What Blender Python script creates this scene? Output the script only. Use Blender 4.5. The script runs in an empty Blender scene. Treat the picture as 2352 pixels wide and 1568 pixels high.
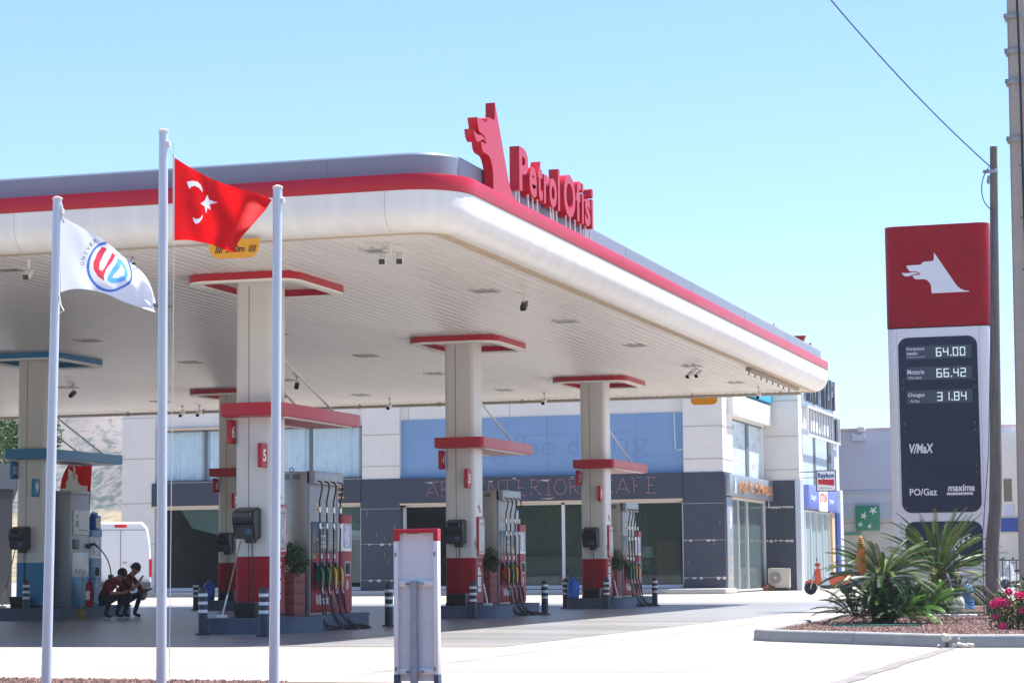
import bpy, bmesh, math, random
from mathutils import Vector, Matrix, noise
random.seed(7)
SC = bpy.context.scene
COL = SC.collection

# ---------------------------------------------------------------- camera
cam_d = bpy.data.cameras.new("camera")
cam = bpy.data.objects.new("camera", cam_d); COL.objects.link(cam)
cam_d.sensor_width = 36.0
cam_d.lens = 5300 / 2352 * 36.0
cam_d.clip_start = 0.1; cam_d.clip_end = 3000
_F = Vector((-0.288784, 0.952329, 0.098350)); _R = Vector((0.956657, 0.291066, -0.009394)); _U = Vector((0.037573, -0.091374, 0.995108))
_m = Matrix.Identity(4)
for i in range(3):
    _m[i][0] = _R[i]; _m[i][1] = _U[i]; _m[i][2] = -_F[i]
_m[2][3] = 1.0
cam.matrix_world = _m
SC.camera = cam

# ---------------------------------------------------------------- light
EL = math.radians(66.5); AZ = math.radians(46)          # towards +X and +Y
world = bpy.data.worlds.new("World"); SC.world = world; world.use_nodes = True
wn = world.node_tree; wn.nodes.clear()
sky = wn.nodes.new('ShaderNodeTexSky'); sky.sky_type = 'NISHITA'; sky.sun_disc = False
sky.sun_elevation = EL; sky.sun_rotation = AZ
sky.air_density = 1.0; sky.dust_density = 0.2; sky.ozone_density = 2.5
bg = wn.nodes.new('ShaderNodeBackground'); bg.inputs[1].default_value = 0.085
wo = wn.nodes.new('ShaderNodeOutputWorld')
tint = wn.nodes.new('ShaderNodeMix'); tint.data_type = 'RGBA'; tint.blend_type = 'MULTIPLY'; tint.inputs[0].default_value = 1; tint.inputs[7].default_value = (.68, .84, 1.04, 1)
wn.links.new(sky.outputs[0], tint.inputs[6]); wn.links.new(tint.outputs[2], bg.inputs[0]); wn.links.new(bg.outputs[0], wo.inputs[0])
sun_d = bpy.data.lights.new("sun", 'SUN'); sun_d.energy = 4.6; sun_d.angle = math.radians(0.5); sun_d.color = (1.0, 0.955, 0.89)
sun = bpy.data.objects.new("sun", sun_d); COL.objects.link(sun)
_sd = Vector((math.sin(AZ) * math.cos(EL), math.cos(AZ) * math.cos(EL), math.sin(EL)))
sun.rotation_euler = _sd.to_track_quat('Z', 'Y').to_euler(); sun.location = (10, 10, 40)
SC.view_settings.view_transform = 'Standard'; SC.view_settings.look = 'None'
SC.view_settings.exposure = 1.45; SC.view_settings.gamma = 1.0
SC.cycles.max_bounces = 8; SC.cycles.transparent_max_bounces = 12
SC.cycles.use_denoising = True

# ---------------------------------------------------------------- helpers
def s2l(c):
    return tuple((v / 255 / 12.92) if v / 255 <= .04045 else (((v / 255) + .055) / 1.055) ** 2.4 for v in c)

def mat(name, col, rough=.5, metal=0., var=0., scale=3., bump=0., bscale=40., stretch=None, spec=.5, emit=None, es=1., coat=0., lin=False, col2=None, alpha=None):
    m = bpy.data.materials.new(name); m.use_nodes = True
    nt = m.node_tree; b = nt.nodes['Principled BSDF']
    c = col if lin else s2l(col)
    b.inputs['Base Color'].default_value = (*c, 1); b.inputs['Roughness'].default_value = rough
    b.inputs['Metallic'].default_value = metal; b.inputs['Specular IOR Level'].default_value = spec
    b.inputs['Coat Weight'].default_value = coat
    if emit:
        b.inputs['Emission Color'].default_value = (*s2l(emit), 1); b.inputs['Emission Strength'].default_value = es
    if var or bump:
        tc = nt.nodes.new('ShaderNodeTexCoord'); mp = nt.nodes.new('ShaderNodeMapping')
        nt.links.new(tc.outputs['Object'], mp.inputs[0])
        if stretch: mp.inputs['Scale'].default_value = stretch
    if var:
        n = nt.nodes.new('ShaderNodeTexNoise'); n.inputs['Scale'].default_value = scale; n.inputs['Detail'].default_value = 6; n.inputs['Roughness'].default_value = .62
        nt.links.new(mp.outputs[0], n.inputs['Vector'])
        r = nt.nodes.new('ShaderNodeValToRGB'); e = r.color_ramp.elements
        e[0].position = .3; e[1].position = .7
        if col2: d0, d1 = (c, s2l(col2))
        else: d0 = tuple(v * (1 - var) for v in c); d1 = tuple(min(1, v * (1 + var)) for v in c)
        e[0].color = (*d0, 1); e[1].color = (*d1, 1)
        nt.links.new(n.outputs[0], r.inputs[0]); nt.links.new(r.outputs[0], b.inputs['Base Color'])
        mr = nt.nodes.new('ShaderNodeMapRange'); mr.inputs[3].default_value = max(0.02, rough * .8); mr.inputs[4].default_value = min(1, rough * 1.2)
        nt.links.new(n.outputs[0], mr.inputs[0]); nt.links.new(mr.outputs[0], b.inputs['Roughness'])
    if bump:
        n2 = nt.nodes.new('ShaderNodeTexNoise'); n2.inputs['Scale'].default_value = bscale; n2.inputs['Detail'].default_value = 4
        nt.links.new(mp.outputs[0], n2.inputs['Vector'])
        bp = nt.nodes.new('ShaderNodeBump'); bp.inputs['Strength'].default_value = bump; bp.inputs['Distance'].default_value = .02
        nt.links.new(n2.outputs[0], bp.inputs['Height']); nt.links.new(bp.outputs[0], b.inputs['Normal'])
    return m

def mixmat(name, col, t_fac=.5, rough=.05, tint=(255, 255, 255), kind='glass'):
    m = bpy.data.materials.new(name); m.use_nodes = True; nt = m.node_tree
    b = nt.nodes['Principled BSDF']; out = nt.nodes['Material Output']
    b.inputs['Base Color'].default_value = (*s2l(col), 1); b.inputs['Roughness'].default_value = rough
    mx = nt.nodes.new('ShaderNodeMixShader'); mx.inputs[0].default_value = t_fac
    if kind == 'glass':
        t = nt.nodes.new('ShaderNodeBsdfTransparent'); t.inputs[0].default_value = (*s2l(tint), 1)
    else:
        t = nt.nodes.new('ShaderNodeBsdfTranslucent'); t.inputs[0].default_value = (*s2l(tint), 1)
    nt.links.new(b.outputs[0], mx.inputs[1]); nt.links.new(t.outputs[0], mx.inputs[2]); nt.links.new(mx.outputs[0], out.inputs[0])
    return m

def rrect(x0, x1, y0, y1, r, n=4):
    r = min(r, (x1 - x0) / 2 - 1e-4, (y1 - y0) / 2 - 1e-4); P = []
    for cx, cy, a0 in ((x1 - r, y0 + r, -90), (x1 - r, y1 - r, 0), (x0 + r, y1 - r, 90), (x0 + r, y0 + r, 180)):
        for k in range(n + 1):
            a = math.radians(a0 + 90 * k / n); P.append((cx + r * math.cos(a), cy + r * math.sin(a)))
    return P

class Fr:            # a flat frame: origin, x axis, y axis (normal = x cross y)
    def __init__(s, o, x=(1, 0, 0), y=(0, 0, 1)):
        s.o = Vector(o); s.x = Vector(x).normalized(); s.y = Vector(y).normalized(); s.n = s.x.cross(s.y)
    def p(s, a, b, c=0.): return s.o + s.x * a + s.y * b + s.n * c
def FRONT(x, y, z): return Fr((x, y, z))
def RIGHT(x, y, z): return Fr((x, y, z), (0, 1, 0), (0, 0, 1))
def LEFT(x, y, z): return Fr((x, y, z), (0, -1, 0), (0, 0, 1))
def BACK(x, y, z): return Fr((x, y, z), (-1, 0, 0), (0, 0, 1))
def TOP(x, y, z): return Fr((x, y, z), (1, 0, 0), (0, 1, 0))

class MB:
    def __init__(s): s.bm = bmesh.new(); s.pend = []
    def _f(s, vs, m=0):
        try:
            f = s.bm.faces.new(vs); f.material_index = m; f.smooth = True; return f
        except ValueError: return None
    def box(s, x0, x1, y0, y1, z0, z1, bev=0., m=0, seg=2, M=None):
        v = [s.bm.verts.new((x, y, z)) for z in (z0, z1) for x, y in ((x0, y0), (x1, y0), (x1, y1), (x0, y1))]
        fs = [s._f([v[i] for i in q], m) for q in ((3, 2, 1, 0), (4, 5, 6, 7), (0, 1, 5, 4), (1, 2, 6, 5), (2, 3, 7, 6), (3, 0, 4, 7))]
        if bev:
            es = list({e for f in fs for e in f.edges})
            r = bmesh.ops.bevel(s.bm, geom=es, offset=bev, segments=seg, affect='EDGES', profile=.5)
            for f in r['faces']: f.smooth = True; f.material_index = m
            v = list({w for f in r['faces'] for w in f.verts} | {w for w in v if w.is_valid})
        if M is not None: bmesh.ops.transform(s.bm, matrix=M, verts=[w for w in v if w.is_valid])
        return s
    def prism(s, poly, fr, depth, m=0, m_side=None, back=True):
        """polygon in frame fr, front face at 0, body going back by depth"""
        n = len(poly)
        A = [s.bm.verts.new(fr.p(a, b)) for a, b in poly]
        s._f(A, m)
        if depth:
            B = [s.bm.verts.new(fr.p(a, b, -depth)) for a, b in poly]
            if back: s._f(B[::-1], m)
            for i in range(n):
                j = (i + 1) % n; s._f([A[j], A[i], B[i], B[j]], m if m_side is None else m_side)
        return s
    def ring(s, out, inn, fr, depth, m=0):
        n = len(out)
        L = [[s.bm.verts.new(fr.p(a, b, c)) for a, b in P] for P in (out, inn) for c in (0, -depth)]
        of, ob, nf, nb = L
        for i in range(n):
            j = (i + 1) % n
            s._f([of[i], of[j], nf[j], nf[i]], m); s._f([ob[j], ob[i], nb[i], nb[j]], m)
            s._f([of[j], of[i], ob[i], ob[j]], m); s._f([nf[i], nf[j], nb[j], nb[i]], m)
        return s
    def tube(s, path, r, seg=8, m=0, caps=True, closed=False):
        P = [Vector(p) for p in path]; n = len(P); R = r if isinstance(r, (list, tuple)) else [r] * n
        rings = []; up = None
        for i in range(n):
            if closed: t = P[(i + 1) % n] - P[i - 1]
            else: t = (P[min(i + 1, n - 1)] - P[max(i - 1, 0)])
            t = t.normalized() if t.length > 1e-9 else Vector((0, 0, 1))
            if up is None:
                up = Vector((0, 0, 1)) if abs(t.z) < .9 else Vector((1, 0, 0))
            a = t.cross(up)
            if a.length < 1e-6: a = t.orthogonal()
            a.normalize(); b = a.cross(t).normalized(); up = b
            rings.append([s.bm.verts.new(P[i] + (a * math.cos(2 * math.pi * k / seg) + b * math.sin(2 * math.pi * k / seg)) * R[i]) for k in range(seg)])
        for i in range(n if closed else n - 1):
            q = rings[(i + 1) % n]
            for k in range(seg):
                l = (k + 1) % seg; s._f([rings[i][k], rings[i][l], q[l], q[k]], m)
        if caps and not closed: s._f(rings[0][::-1], m); s._f(rings[-1], m)
        return s
    def lathe(s, prof, c=(0, 0, 0), seg=20, m=0, ax=None):
        c = Vector(c); ax = ax or Fr((0, 0, 0), (1, 0, 0), (0, 1, 0)); rings = []
        for r, z in prof:
            if r < 1e-5: rings.append([s.bm.verts.new(c + ax.n * z)])
            else: rings.append([s.bm.verts.new(c + ax.n * z + (ax.x * math.cos(2 * math.pi * k / seg) + ax.y * math.sin(2 * math.pi * k / seg)) * r) for k in range(seg)])
        for a, b in zip(rings, rings[1:]):
            for k in range(seg):
                l = (k + 1) % seg
                if len(a) == 1 and len(b) > 1: s._f([a[0], b[l], b[k]], m)
                elif len(b) == 1 and len(a) > 1: s._f([a[k], a[l], b[0]], m)
                elif len(a) > 1: s._f([a[k], a[l], b[l], b[k]], m)
        if len(rings[0]) > 1: s._f(rings[0][::-1], m)
        if len(rings[-1]) > 1: s._f(rings[-1], m)
        return s
    def disc(s, fr, r, depth=.01, seg=20, m=0, sx=1., sy=1.):
        return s.prism([(r * sx * math.cos(2 * math.pi * k / seg), r * sy * math.sin(2 * math.pi * k / seg)) for k in range(seg)], fr, depth, m)
    def text(s, *a, **k): s.pend.append((a, k)); return s
    def _text(s, txt, fr, w, h, depth=.004, bold=0., m=0, cx=True, shear=0.):
        """text fitted into w x h, centred on (or left-aligned at) the frame origin"""
        V, F = glyphs(txt, bold)
        x0 = min(v[0] for v in V); x1 = max(v[0] for v in V); y0 = min(v[1] for v in V); y1 = max(v[1] for v in V)
        if w is None: w = h * (x1 - x0) / (y1 - y0) * .95
        W = []
        for x, y, z in V:
            a = (x - x0) / max(1e-6, x1 - x0) * w; b = (y - y0) / max(1e-6, y1 - y0) * h
            a += shear * b
            if cx: a -= w / 2; b -= h / 2
            W.append(s.bm.verts.new(fr.p(a, b, -depth * (.5 - z))))
        for f in F: s._f([W[i] for i in f], m)
        return s
    def quad(s, pts, m=0):
        s._f([s.bm.verts.new(p) for p in pts], m); return s
    def build(s, name, mats, parent=None, sharp=32, **props):
        if len(s.pend) > 1 and len(s.bm.verts) == 0:          # each word its own mesh
            for a, k in s.pend: q = MB(); q.pend = [(a, k)]; o = q.build(name, mats, parent, sharp, **props)
            return o
        for a, k in s.pend: s._text(*a, **k)
        me = bpy.data.meshes.new(name); s.bm.to_mesh(me); s.bm.free()
        if not isinstance(mats, (list, tuple)): mats = [mats]
        for m in mats: me.materials.append(m)
        me.set_sharp_from_angle(angle=math.radians(sharp))
        o = bpy.data.objects.new(name, me); COL.objects.link(o)
        if parent is not None: o.parent = parent
        for k, v in props.items(): o[k] = v
        return o

_gc = {}
def glyphs(txt, bold=0.):
    k = (txt, bold)
    if k in _gc: return _gc[k]
    cu = bpy.data.curves.new("t", 'FONT'); cu.body = txt; cu.size = 1; cu.extrude = .5; cu.offset = bold; cu.resolution_u = 3; cu.align_x = 'LEFT'
    ob = bpy.data.objects.new("t", cu); COL.objects.link(ob)
    dg = bpy.context.evaluated_depsgraph_get(); ev = ob.evaluated_get(dg); me = ev.to_mesh()
    V = [tuple(v.co) for v in me.vertices]; F = [tuple(p.vertices) for p in me.polygons]
    ev.to_mesh_clear(); bpy.data.objects.remove(ob); bpy.data.curves.remove(cu)
    _gc[k] = (V, F); return _gc[k]

def raw(name, V, F, mats, parent=None, mi=None, smooth=False, **props):
    me = bpy.data.meshes.new(name); me.from_pydata(V, [], F)
    if not isinstance(mats, (list, tuple)): mats = [mats]
    for m in mats: me.materials.append(m)
    if mi: me.polygons.foreach_set('material_index', mi)
    if smooth: me.polygons.foreach_set('use_smooth', [True] * len(F))
    me.update()
    o = bpy.data.objects.new(name, me); COL.objects.link(o)
    if parent is not None: o.parent = parent
    for k, v in props.items(): o[k] = v
    return o

def thing(name, label, cat, loc=(0, 0, 0), rz=0., group=None):
    o = bpy.data.objects.new(name, None); COL.objects.link(o); o.location = loc; o.rotation_euler = (0, 0, rz); o.empty_display_size = .2
    o['label'] = label; o['category'] = cat
    if group: o['group'] = group
    return o
def tag(o, label, cat, group=None):
    o['label'] = label; o['category'] = cat
    if group: o['group'] = group
    return o
def dup(root, loc, label, rz=None, only=None):
    kids = list(root.children)
    r = root.copy(); COL.objects.link(r); r.location = loc; r['label'] = label
    if rz is not None: r.rotation_euler = (0, 0, rz)
    for ch in kids:
        c = ch.copy(); COL.objects.link(c); c.parent = r
        for g in list(ch.children):
            d = g.copy(); COL.objects.link(d); d.parent = c
    return r

# ---------------------------------------------------------------- materials
RED = mat('red paint', (176, 10, 36), .36, var=.06, scale=2, spec=.5)
REDM = mat('red cladding', (156, 8, 28), .45, var=.2, scale=2.5, spec=.25)
WHITE = mat('white enamel', (226, 224, 218), .32, var=.03, scale=1.2)
CREAM = mat('cream cladding', (216, 212, 206), .38, var=.03, scale=1.0, bump=.03, bscale=3)
SOFF = mat('white soffit slats', (226, 222, 216), .3, var=.07, scale=.55, stretch=(5.0, .35, 1))
GREYM = mat('grey metallic parapet', (122, 132, 148), .42, metal=0., var=.05, scale=.8)
BLUE = mat('blue cladding', (0, 118, 168), .35, var=.08, scale=1.5)
BEIGE = mat('beige trim', (196, 176, 148), .6, var=.1, scale=3)
LIGHTW = mat('lamp diffuser', (240, 238, 228), .4)
DARKG = mat('dark gap', (50, 48, 46), .8)
BLACK = mat('black plastic', (22, 24, 28), .38, var=.15, scale=6)
BLACK2 = mat('dark screen', (14, 18, 24), .12)
CHAR = mat('charcoal plastic', (46, 50, 56), .45, var=.1, scale=5)
RUB = mat('black rubber hose', (20, 20, 22), .45)
STEEL = mat('brushed stainless steel', (176, 172, 164), .3, metal=.85, var=.14, scale=2.2, stretch=(1, 1, .5), bump=.03, bscale=6)
STEEL2 = mat('grey painted steel', (150, 152, 156), .42, metal=.3, var=.05)
CHROME = mat('polished fitting', (200, 200, 200), .2, metal=.9)
GALV = mat('galvanised pipe', (150, 158, 168), .45, metal=.5, var=.2, scale=14)
ISL = mat('slate blue painted concrete', (74, 84, 102), .6, var=.16, scale=3.2, bump=.25, bscale=14)
BOLL = mat('dark blue bollard paint', (38, 46, 62), .45, var=.14, scale=7)
BAND = mat('white reflective band', (224, 226, 230), .4, var=.07, scale=9)
GRN = mat('green nozzle grip', (0, 104, 66), .4)
YEL = mat('yellow nozzle grip', (216, 170, 30), .4)
ORG = mat('orange nozzle grip', (222, 104, 30), .4)
TERR = mat('brown planter slats', (134, 66, 60), .7, var=.14, scale=6)
GLASSW = mixmat('white flag cloth', (225, 228, 236), .45, .8, (225, 230, 240), 'tl')
TXTW = mat('white lettering', (232, 234, 238), .4)
TXTR = mat('red lettering', (196, 16, 34), .35)
TXTK = mat('black lettering', (24, 24, 26), .5)
JUG = mat('blue plastic jug', (20, 96, 190), .3)
AMBER = mat('amber sign board', (236, 160, 18), .4)

DOG = [(697, 365), (694, 430), (690, 442), (680, 450), (600, 455), (578, 465), (566, 486), (420, 494), (430, 515), (442, 538), (458, 552), (520, 553), (545, 562), (558, 585), (480, 590), (488, 610), (500, 624), (518, 630), (595, 629), (620, 638), (642, 658), (655, 680), (660, 700), (664, 769), (1032, 752), (1032, 745), (985, 740), (950, 725), (920, 700), (895, 668), (760, 460)]
TONGUE = [(375, 555), (385, 565), (400, 569), (440, 568), (490, 560), (525, 563), (545, 580), (510, 573), (475, 587), (450, 598), (418, 603), (392, 592), (380, 575)]
def dogpoly(w, h, which=0):
    P = DOG if which == 0 else TONGUE
    return [((x - 375) / 657 * w, (769 - (y + (x - 664) * .045)) / 404 * h) for x, y in P][::-1]
def add_dog(mb, fr, w, h, depth, m=0, rot=False):
    for k in (0, 1):
        P = dogpoly(w, h, k)
        if rot: P = [(-b, a) for a, b in P]
        mb.prism(P, fr, depth, m)
# ================================================================ SETTING
def ground_mat():
    m = bpy.data.materials.new('pale concrete forecourt'); m.use_nodes = True; nt = m.node_tree; b = nt.nodes['Principled BSDF']
    tc = nt.nodes.new('ShaderNodeTexCoord')
    def noi(sc, det, st=(1, 1, 1), ro=.6):
        mp = nt.nodes.new('ShaderNodeMapping'); mp.inputs['Scale'].default_value = st; nt.links.new(tc.outputs['Object'], mp.inputs[0])
        n = nt.nodes.new('ShaderNodeTexNoise'); n.inputs['Scale'].default_value = sc; n.inputs['Detail'].default_value = det; n.inputs['Roughness'].default_value = ro
        nt.links.new(mp.outputs[0], n.inputs['Vector']); return n
    n1 = noi(.18, 6); n2 = noi(.5, 5, (.25, 1.6, 1)); n3 = noi(30, 3)
    r1 = nt.nodes.new('ShaderNodeValToRGB'); r1.color_ramp.elements[0].position = .3; r1.color_ramp.elements[1].position = .72
    r1.color_ramp.elements[0].color = (*s2l((156, 147, 136)), 1); r1.color_ramp.elements[1].color = (*s2l((181, 173, 163)), 1)
    nt.links.new(n1.outputs[0], r1.inputs[0])
    r2 = nt.nodes.new('ShaderNodeValToRGB'); r2.color_ramp.elements[0].position = .35; r2.color_ramp.elements[1].position = .62
    r2.color_ramp.elements[0].color = (.84, .84, .84, 1); r2.color_ramp.elements[1].color = (1, 1, 1, 1); nt.links.new(n2.outputs[0], r2.inputs[0])
    mx = nt.nodes.new('ShaderNodeMix'); mx.data_type = 'RGBA'; mx.blend_type = 'MULTIPLY'; mx.inputs[0].default_value = 1
    nt.links.new(r1.outputs[0], mx.inputs[6]); nt.links.new(r2.outputs[0], mx.inputs[7])
    nt.links.new(mx.outputs[2], b.inputs['Base Color'])
    mr = nt.nodes.new('ShaderNodeMapRange'); mr.inputs[3].default_value = .38; mr.inputs[4].default_value = .7; nt.links.new(n2.outputs[0], mr.inputs[0]); nt.links.new(mr.outputs[0], b.inputs['Roughness'])
    bp = nt.nodes.new('ShaderNodeBump'); bp.inputs['Strength'].default_value = .15; bp.inputs['Distance'].default_value = .01; nt.links.new(n3.outputs[0], bp.inputs['Height']); nt.links.new(bp.outputs[0], b.inputs['Normal'])
    return m
GROUND = ground_mat()
g = MB(); g.quad([(-900, -600, 0), (900, -600, 0), (900, 1100, 0), (-900, 1100, 0)])
g.build('ground', GROUND, kind='structure')
# greyer polished concrete slab under the canopy and the slab joints
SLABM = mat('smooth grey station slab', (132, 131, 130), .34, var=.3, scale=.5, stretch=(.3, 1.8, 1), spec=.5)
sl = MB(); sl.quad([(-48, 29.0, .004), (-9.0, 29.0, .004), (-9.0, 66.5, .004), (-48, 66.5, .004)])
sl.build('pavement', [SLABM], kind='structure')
TAR = mat('tar joint', (74, 70, 68), .8, var=.3, scale=6)
STAIN = mat('dark stained joint', (104, 100, 100), .8, var=.3, scale=4, col2=(140, 134, 130))
j = MB()
def strip(mb, pts, w, z, m=0):
    for (x0, y0), (x1, y1) in zip(pts, pts[1:]):
        d = Vector((x1 - x0, y1 - y0, 0)); d.normalize(); n = Vector((-d.y, d.x, 0)) * w / 2
        mb.quad([(x0 - n.x, y0 - n.y, z), (x0 + n.x, y0 + n.y, z), (x1 + n.x, y1 + n.y, z), (x1 - n.x, y1 - n.y, z)][::-1], m)
for yy in (22.4, 45.4, 76): strip(j, [(-9 if yy > 40 else -40, yy), (6, yy - .6)], .03, .008)
for xx in (-8.0,): strip(j, [(xx, 20), (xx, 84)], .02, .0085)
for yy in (33.5, 38.2, 42.9, 47.6, 52.3, 57.0, 61.7): strip(j, [(-47, yy), (-9.2, yy)], .018, .008)
for xx in (-18.6, -23.4, -12.4): strip(j, [(xx, 29.2), (xx, 66)], .018, .009)
j.build('slab_joints', TAR, kind='structure')
j = MB(); random.seed(3)
pts = []
for k in range(15):
    t = k / 14; pts.append((-3.15 + random.uniform(-.03, .03) - .02 * t, 28.7 - 11 * t))
strip(j, pts, .16, .006); j.build('stained_joint', STAIN, kind='structure')

# ---- far hills
def hill(name, x0, x1, y0, y1, fh, nx, ny, material):
    V = []; F = []
    for jy in range(ny + 1):
        for ix in range(nx + 1):
            x = x0 + (x1 - x0) * ix / nx; y = y0 + (y1 - y0) * jy / ny
            V.append((x, y, fh(x, y)))
    for jy in range(ny):
        for ix in range(nx):
            a = jy * (nx + 1) + ix; F.append((a, a + 1, a + nx + 2, a + nx + 1))
    return raw(name, V, F, material, smooth=True, kind='structure')
def hillmat():
    m = bpy.data.materials.new('rocky scrub hillside'); m.use_nodes = True; nt = m.node_tree; b = nt.nodes['Principled BSDF']; b.inputs['Roughness'].default_value = .95; b.inputs['Specular IOR Level'].default_value = .1
    tc = nt.nodes.new('ShaderNodeTexCoord')
    n1 = nt.nodes.new('ShaderNodeTexNoise'); n1.inputs['Scale'].default_value = .42; n1.inputs['Detail'].default_value = 9; n1.inputs['Roughness'].default_value = .7
    nt.links.new(tc.outputs['Object'], n1.inputs['Vector'])
    r = nt.nodes.new('ShaderNodeValToRGB'); e = r.color_ramp.elements
    e[0].position = .42; e[0].color = (*s2l((58, 70, 66)), 1); e[1].position = .56; e[1].color = (*s2l((124, 115, 112)), 1)
    e2 = e.new(.48); e2.color = (*s2l((92, 94, 92)), 1)
    # more rock higher up, more scrub low down, tan field at the foot
    sp = nt.nodes.new('ShaderNodeSeparateXYZ'); nt.links.new(tc.outputs['Object'], sp.inputs[0])
    mr = nt.nodes.new('ShaderNodeMapRange'); mr.inputs[1].default_value = 8; mr.inputs[2].default_value = 36; mr.inputs[3].default_value = -.07; mr.inputs[4].default_value = .07
    nt.links.new(sp.outputs[2], mr.inputs[0])
    ad = nt.nodes.new('ShaderNodeMath'); nt.links.new(n1.outputs[0], ad.inputs[0]); nt.links.new(mr.outputs[0], ad.inputs[1]); nt.links.new(ad.outputs[0], r.inputs[0])
    n3 = nt.nodes.new('ShaderNodeTexNoise'); n3.inputs['Scale'].default_value = .3; n3.inputs['Detail'].default_value = 6; nt.links.new(tc.outputs['Object'], n3.inputs['Vector'])
    r3 = nt.nodes.new('ShaderNodeValToRGB'); r3.color_ramp.elements[0].position = .35; r3.color_ramp.elements[1].position = .6
    r3.color_ramp.elements[0].color = (*s2l((112, 108, 84)), 1); r3.color_ramp.elements[1].color = (*s2l((150, 134, 108)), 1); nt.links.new(n3.outputs[0], r3.inputs[0])
    mf = nt.nodes.new('ShaderNodeMapRange'); mf.inputs[1].default_value = 12; mf.inputs[2].default_value = 14; nt.links.new(sp.outputs[2], mf.inputs[0])
    mx = nt.nodes.new('ShaderNodeMix'); mx.data_type = 'RGBA'; nt.links.new(mf.outputs[0], mx.inputs[0]); nt.links.new(r3.outputs[0], mx.inputs[6]); nt.links.new(r.outputs[0], mx.inputs[7])
    nt.links.new(mx.outputs[2], b.inputs['Base Color'])
    return m
def fh1(x, y):
    t = max(0., min(1., (y - 250) / 270)); base = 14 * t ** .8 + max(0, (y - 400) / 160) ** 1.1 * 52 * max(0, min(1.3, (-(x) - 60) / 190))
    n = noise.fractal(Vector((x * .022, y * .022, 3)), .9, 2.1, 6) * 9 * t
    return max(-2, base + n + abs(noise.noise(Vector((x * .06, y * .03, 9)))) * 5 * t)
hill('hill', -620, -60, 250, 560, fh1, 200, 110, hillmat())
hill('hill_far', -140, 60, 520, 640, lambda x, y: 34 * math.exp(-((x + 42) / 60) ** 2) * min(1, (y - 520) / 60) + noise.noise(Vector((x * .1, y * .1, 0))) * 2 - 1, 60, 20,
     mat('distant wooded ridge', (84, 112, 92), .95, var=.25, scale=.2))

hill('added_hill_behind', -600, 600, -520, -160, lambda x, y: max(-1, (60 + 22 * noise.noise(Vector((x * .008, 4, 0)))) * math.sin(math.pi * min(1, max(0, (-y - 160) / 360))) + 5 * noise.noise(Vector((x * .05, y * .05, 1)))), 90, 24,  # unseen hill added behind the camera to darken reflections in glass and panels
     mat('added hill for reflections', (70, 84, 62), .95, var=.35, scale=.12))

# ---- the planted bed at the right and the one at the front left
GRAV = mat('red brown gravel', (104, 78, 72), .95, var=.35, scale=22, bump=.8, bscale=60)
def pebbles(name, inside, box, z, n, smin, smax, cols, label):
    V = []; F = []; mi = []
    random.seed(11); k = 0
    while k < n:
        x = random.uniform(box[0], box[1]); y = random.uniform(box[2], box[3])
        if not inside(x, y): continue
        k += 1; r = random.uniform(smin, smax); a0 = random.uniform(0, 6.28); b = len(V)
        for q in range(4):
            a = a0 + q * 1.57 + random.uniform(-.3, .3); V.append((x + r * math.cos(a), y + r * math.sin(a), z - .004))
        V.append((x + r * .3 * random.uniform(-1, 1), y + r * .3 * random.uniform(-1, 1), z + r * random.uniform(.5, 1.1)))
        c = random.randrange(len(cols))
        for q in range(4): F.append((b + q, b + (q + 1) % 4, b + 4)); mi.append(c)
    return raw(name, V, F, cols, mi=mi, kind='stuff', label=label, category='gravel')
BED = [(-6.12, 32.3), (-6.05, 31.7), (-5.75, 31.3), (-3.17, 29.0), (3.0, 29.15), (3.0, 57.5), (-7.9, 57.5), (-6.6, 46)]
def inpoly(x, y, P):
    c = False; n = len(P)
    for i in range(n):
        (x0, y0), (x1, y1) = P[i], P[i - 1]
        if (y0 > y) != (y1 > y) and x < (x1 - x0) * (y - y0) / (y1 - y0) + x0: c = not c
    return c
b = MB(); b.prism(BED, TOP(0, 0, .11), .12); b.build('planting_bed', GRAV, kind='structure')
PC = [mat('gravel stone rust', (108, 80, 74), .9), mat('gravel stone dark', (84, 58, 54), .9), mat('gravel stone pale', (142, 112, 104), .9)]
_in = lambda x, y: inpoly(x, y, BED) and (y < 50)
pebbles('gravel', _in, (-6.6, 0, 29, 50), .11, 26000, .01, .028, PC, 'red brown gravel filling the planted bed on the right')
KERB = mat('grey concrete kerb', (150, 150, 150), .85, var=.12, scale=4, bump=.4, bscale=30)
def kerb(path, name, w=.16, h=.16, jn=1.0, closed=False):
    mb = MB(); r = .03
    prof = [(0, 0), (0.015, h - r), (.02 + r * .3, h - r * .3), (.02 + r, h), (w - r, h), (w - r * .3, h - r * .3), (w, h - r), (w, 0)]
    P = [Vector((x, y, 0)) for x, y in path]
    pts = []
    for a, b_ in zip(P, P[1:]):
        L = (b_ - a).length; n = max(1, round(L / jn))
        for k in range(n): pts.append((a.lerp(b_, k / n), a.lerp(b_, (k + 1) / n)))
    for a, c in pts:
        d = (c - a).normalized(); nn = Vector((-d.y, d.x, 0)); g_ = .006
        A = [mb.bm.verts.new(a + d * g_ + nn * u + Vector((0, 0, v))) for u, v in prof]
        B = [mb.bm.verts.new(c - d * g_ + nn * u + Vector((0, 0, v))) for u, v in prof]
        for i in range(len(prof) - 1): mb._f([A[i], B[i], B[i + 1], A[i + 1]])
        mb._f(A); mb._f(B[::-1])
    return mb.build(name, KERB, kind='structure', sharp=50)
kerb([(-8.05, 57.5), (-6.75, 46), (-6.25, 32.4), (-6.18, 31.75), (-5.85, 31.2), (-3.25, 28.9)], 'kerb', jn=2.2)
kerb([(-3.2, 28.87), (4, 29.02)], 'kerb_front', jn=1.75)
ch = MB(); random.seed(5)
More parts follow.
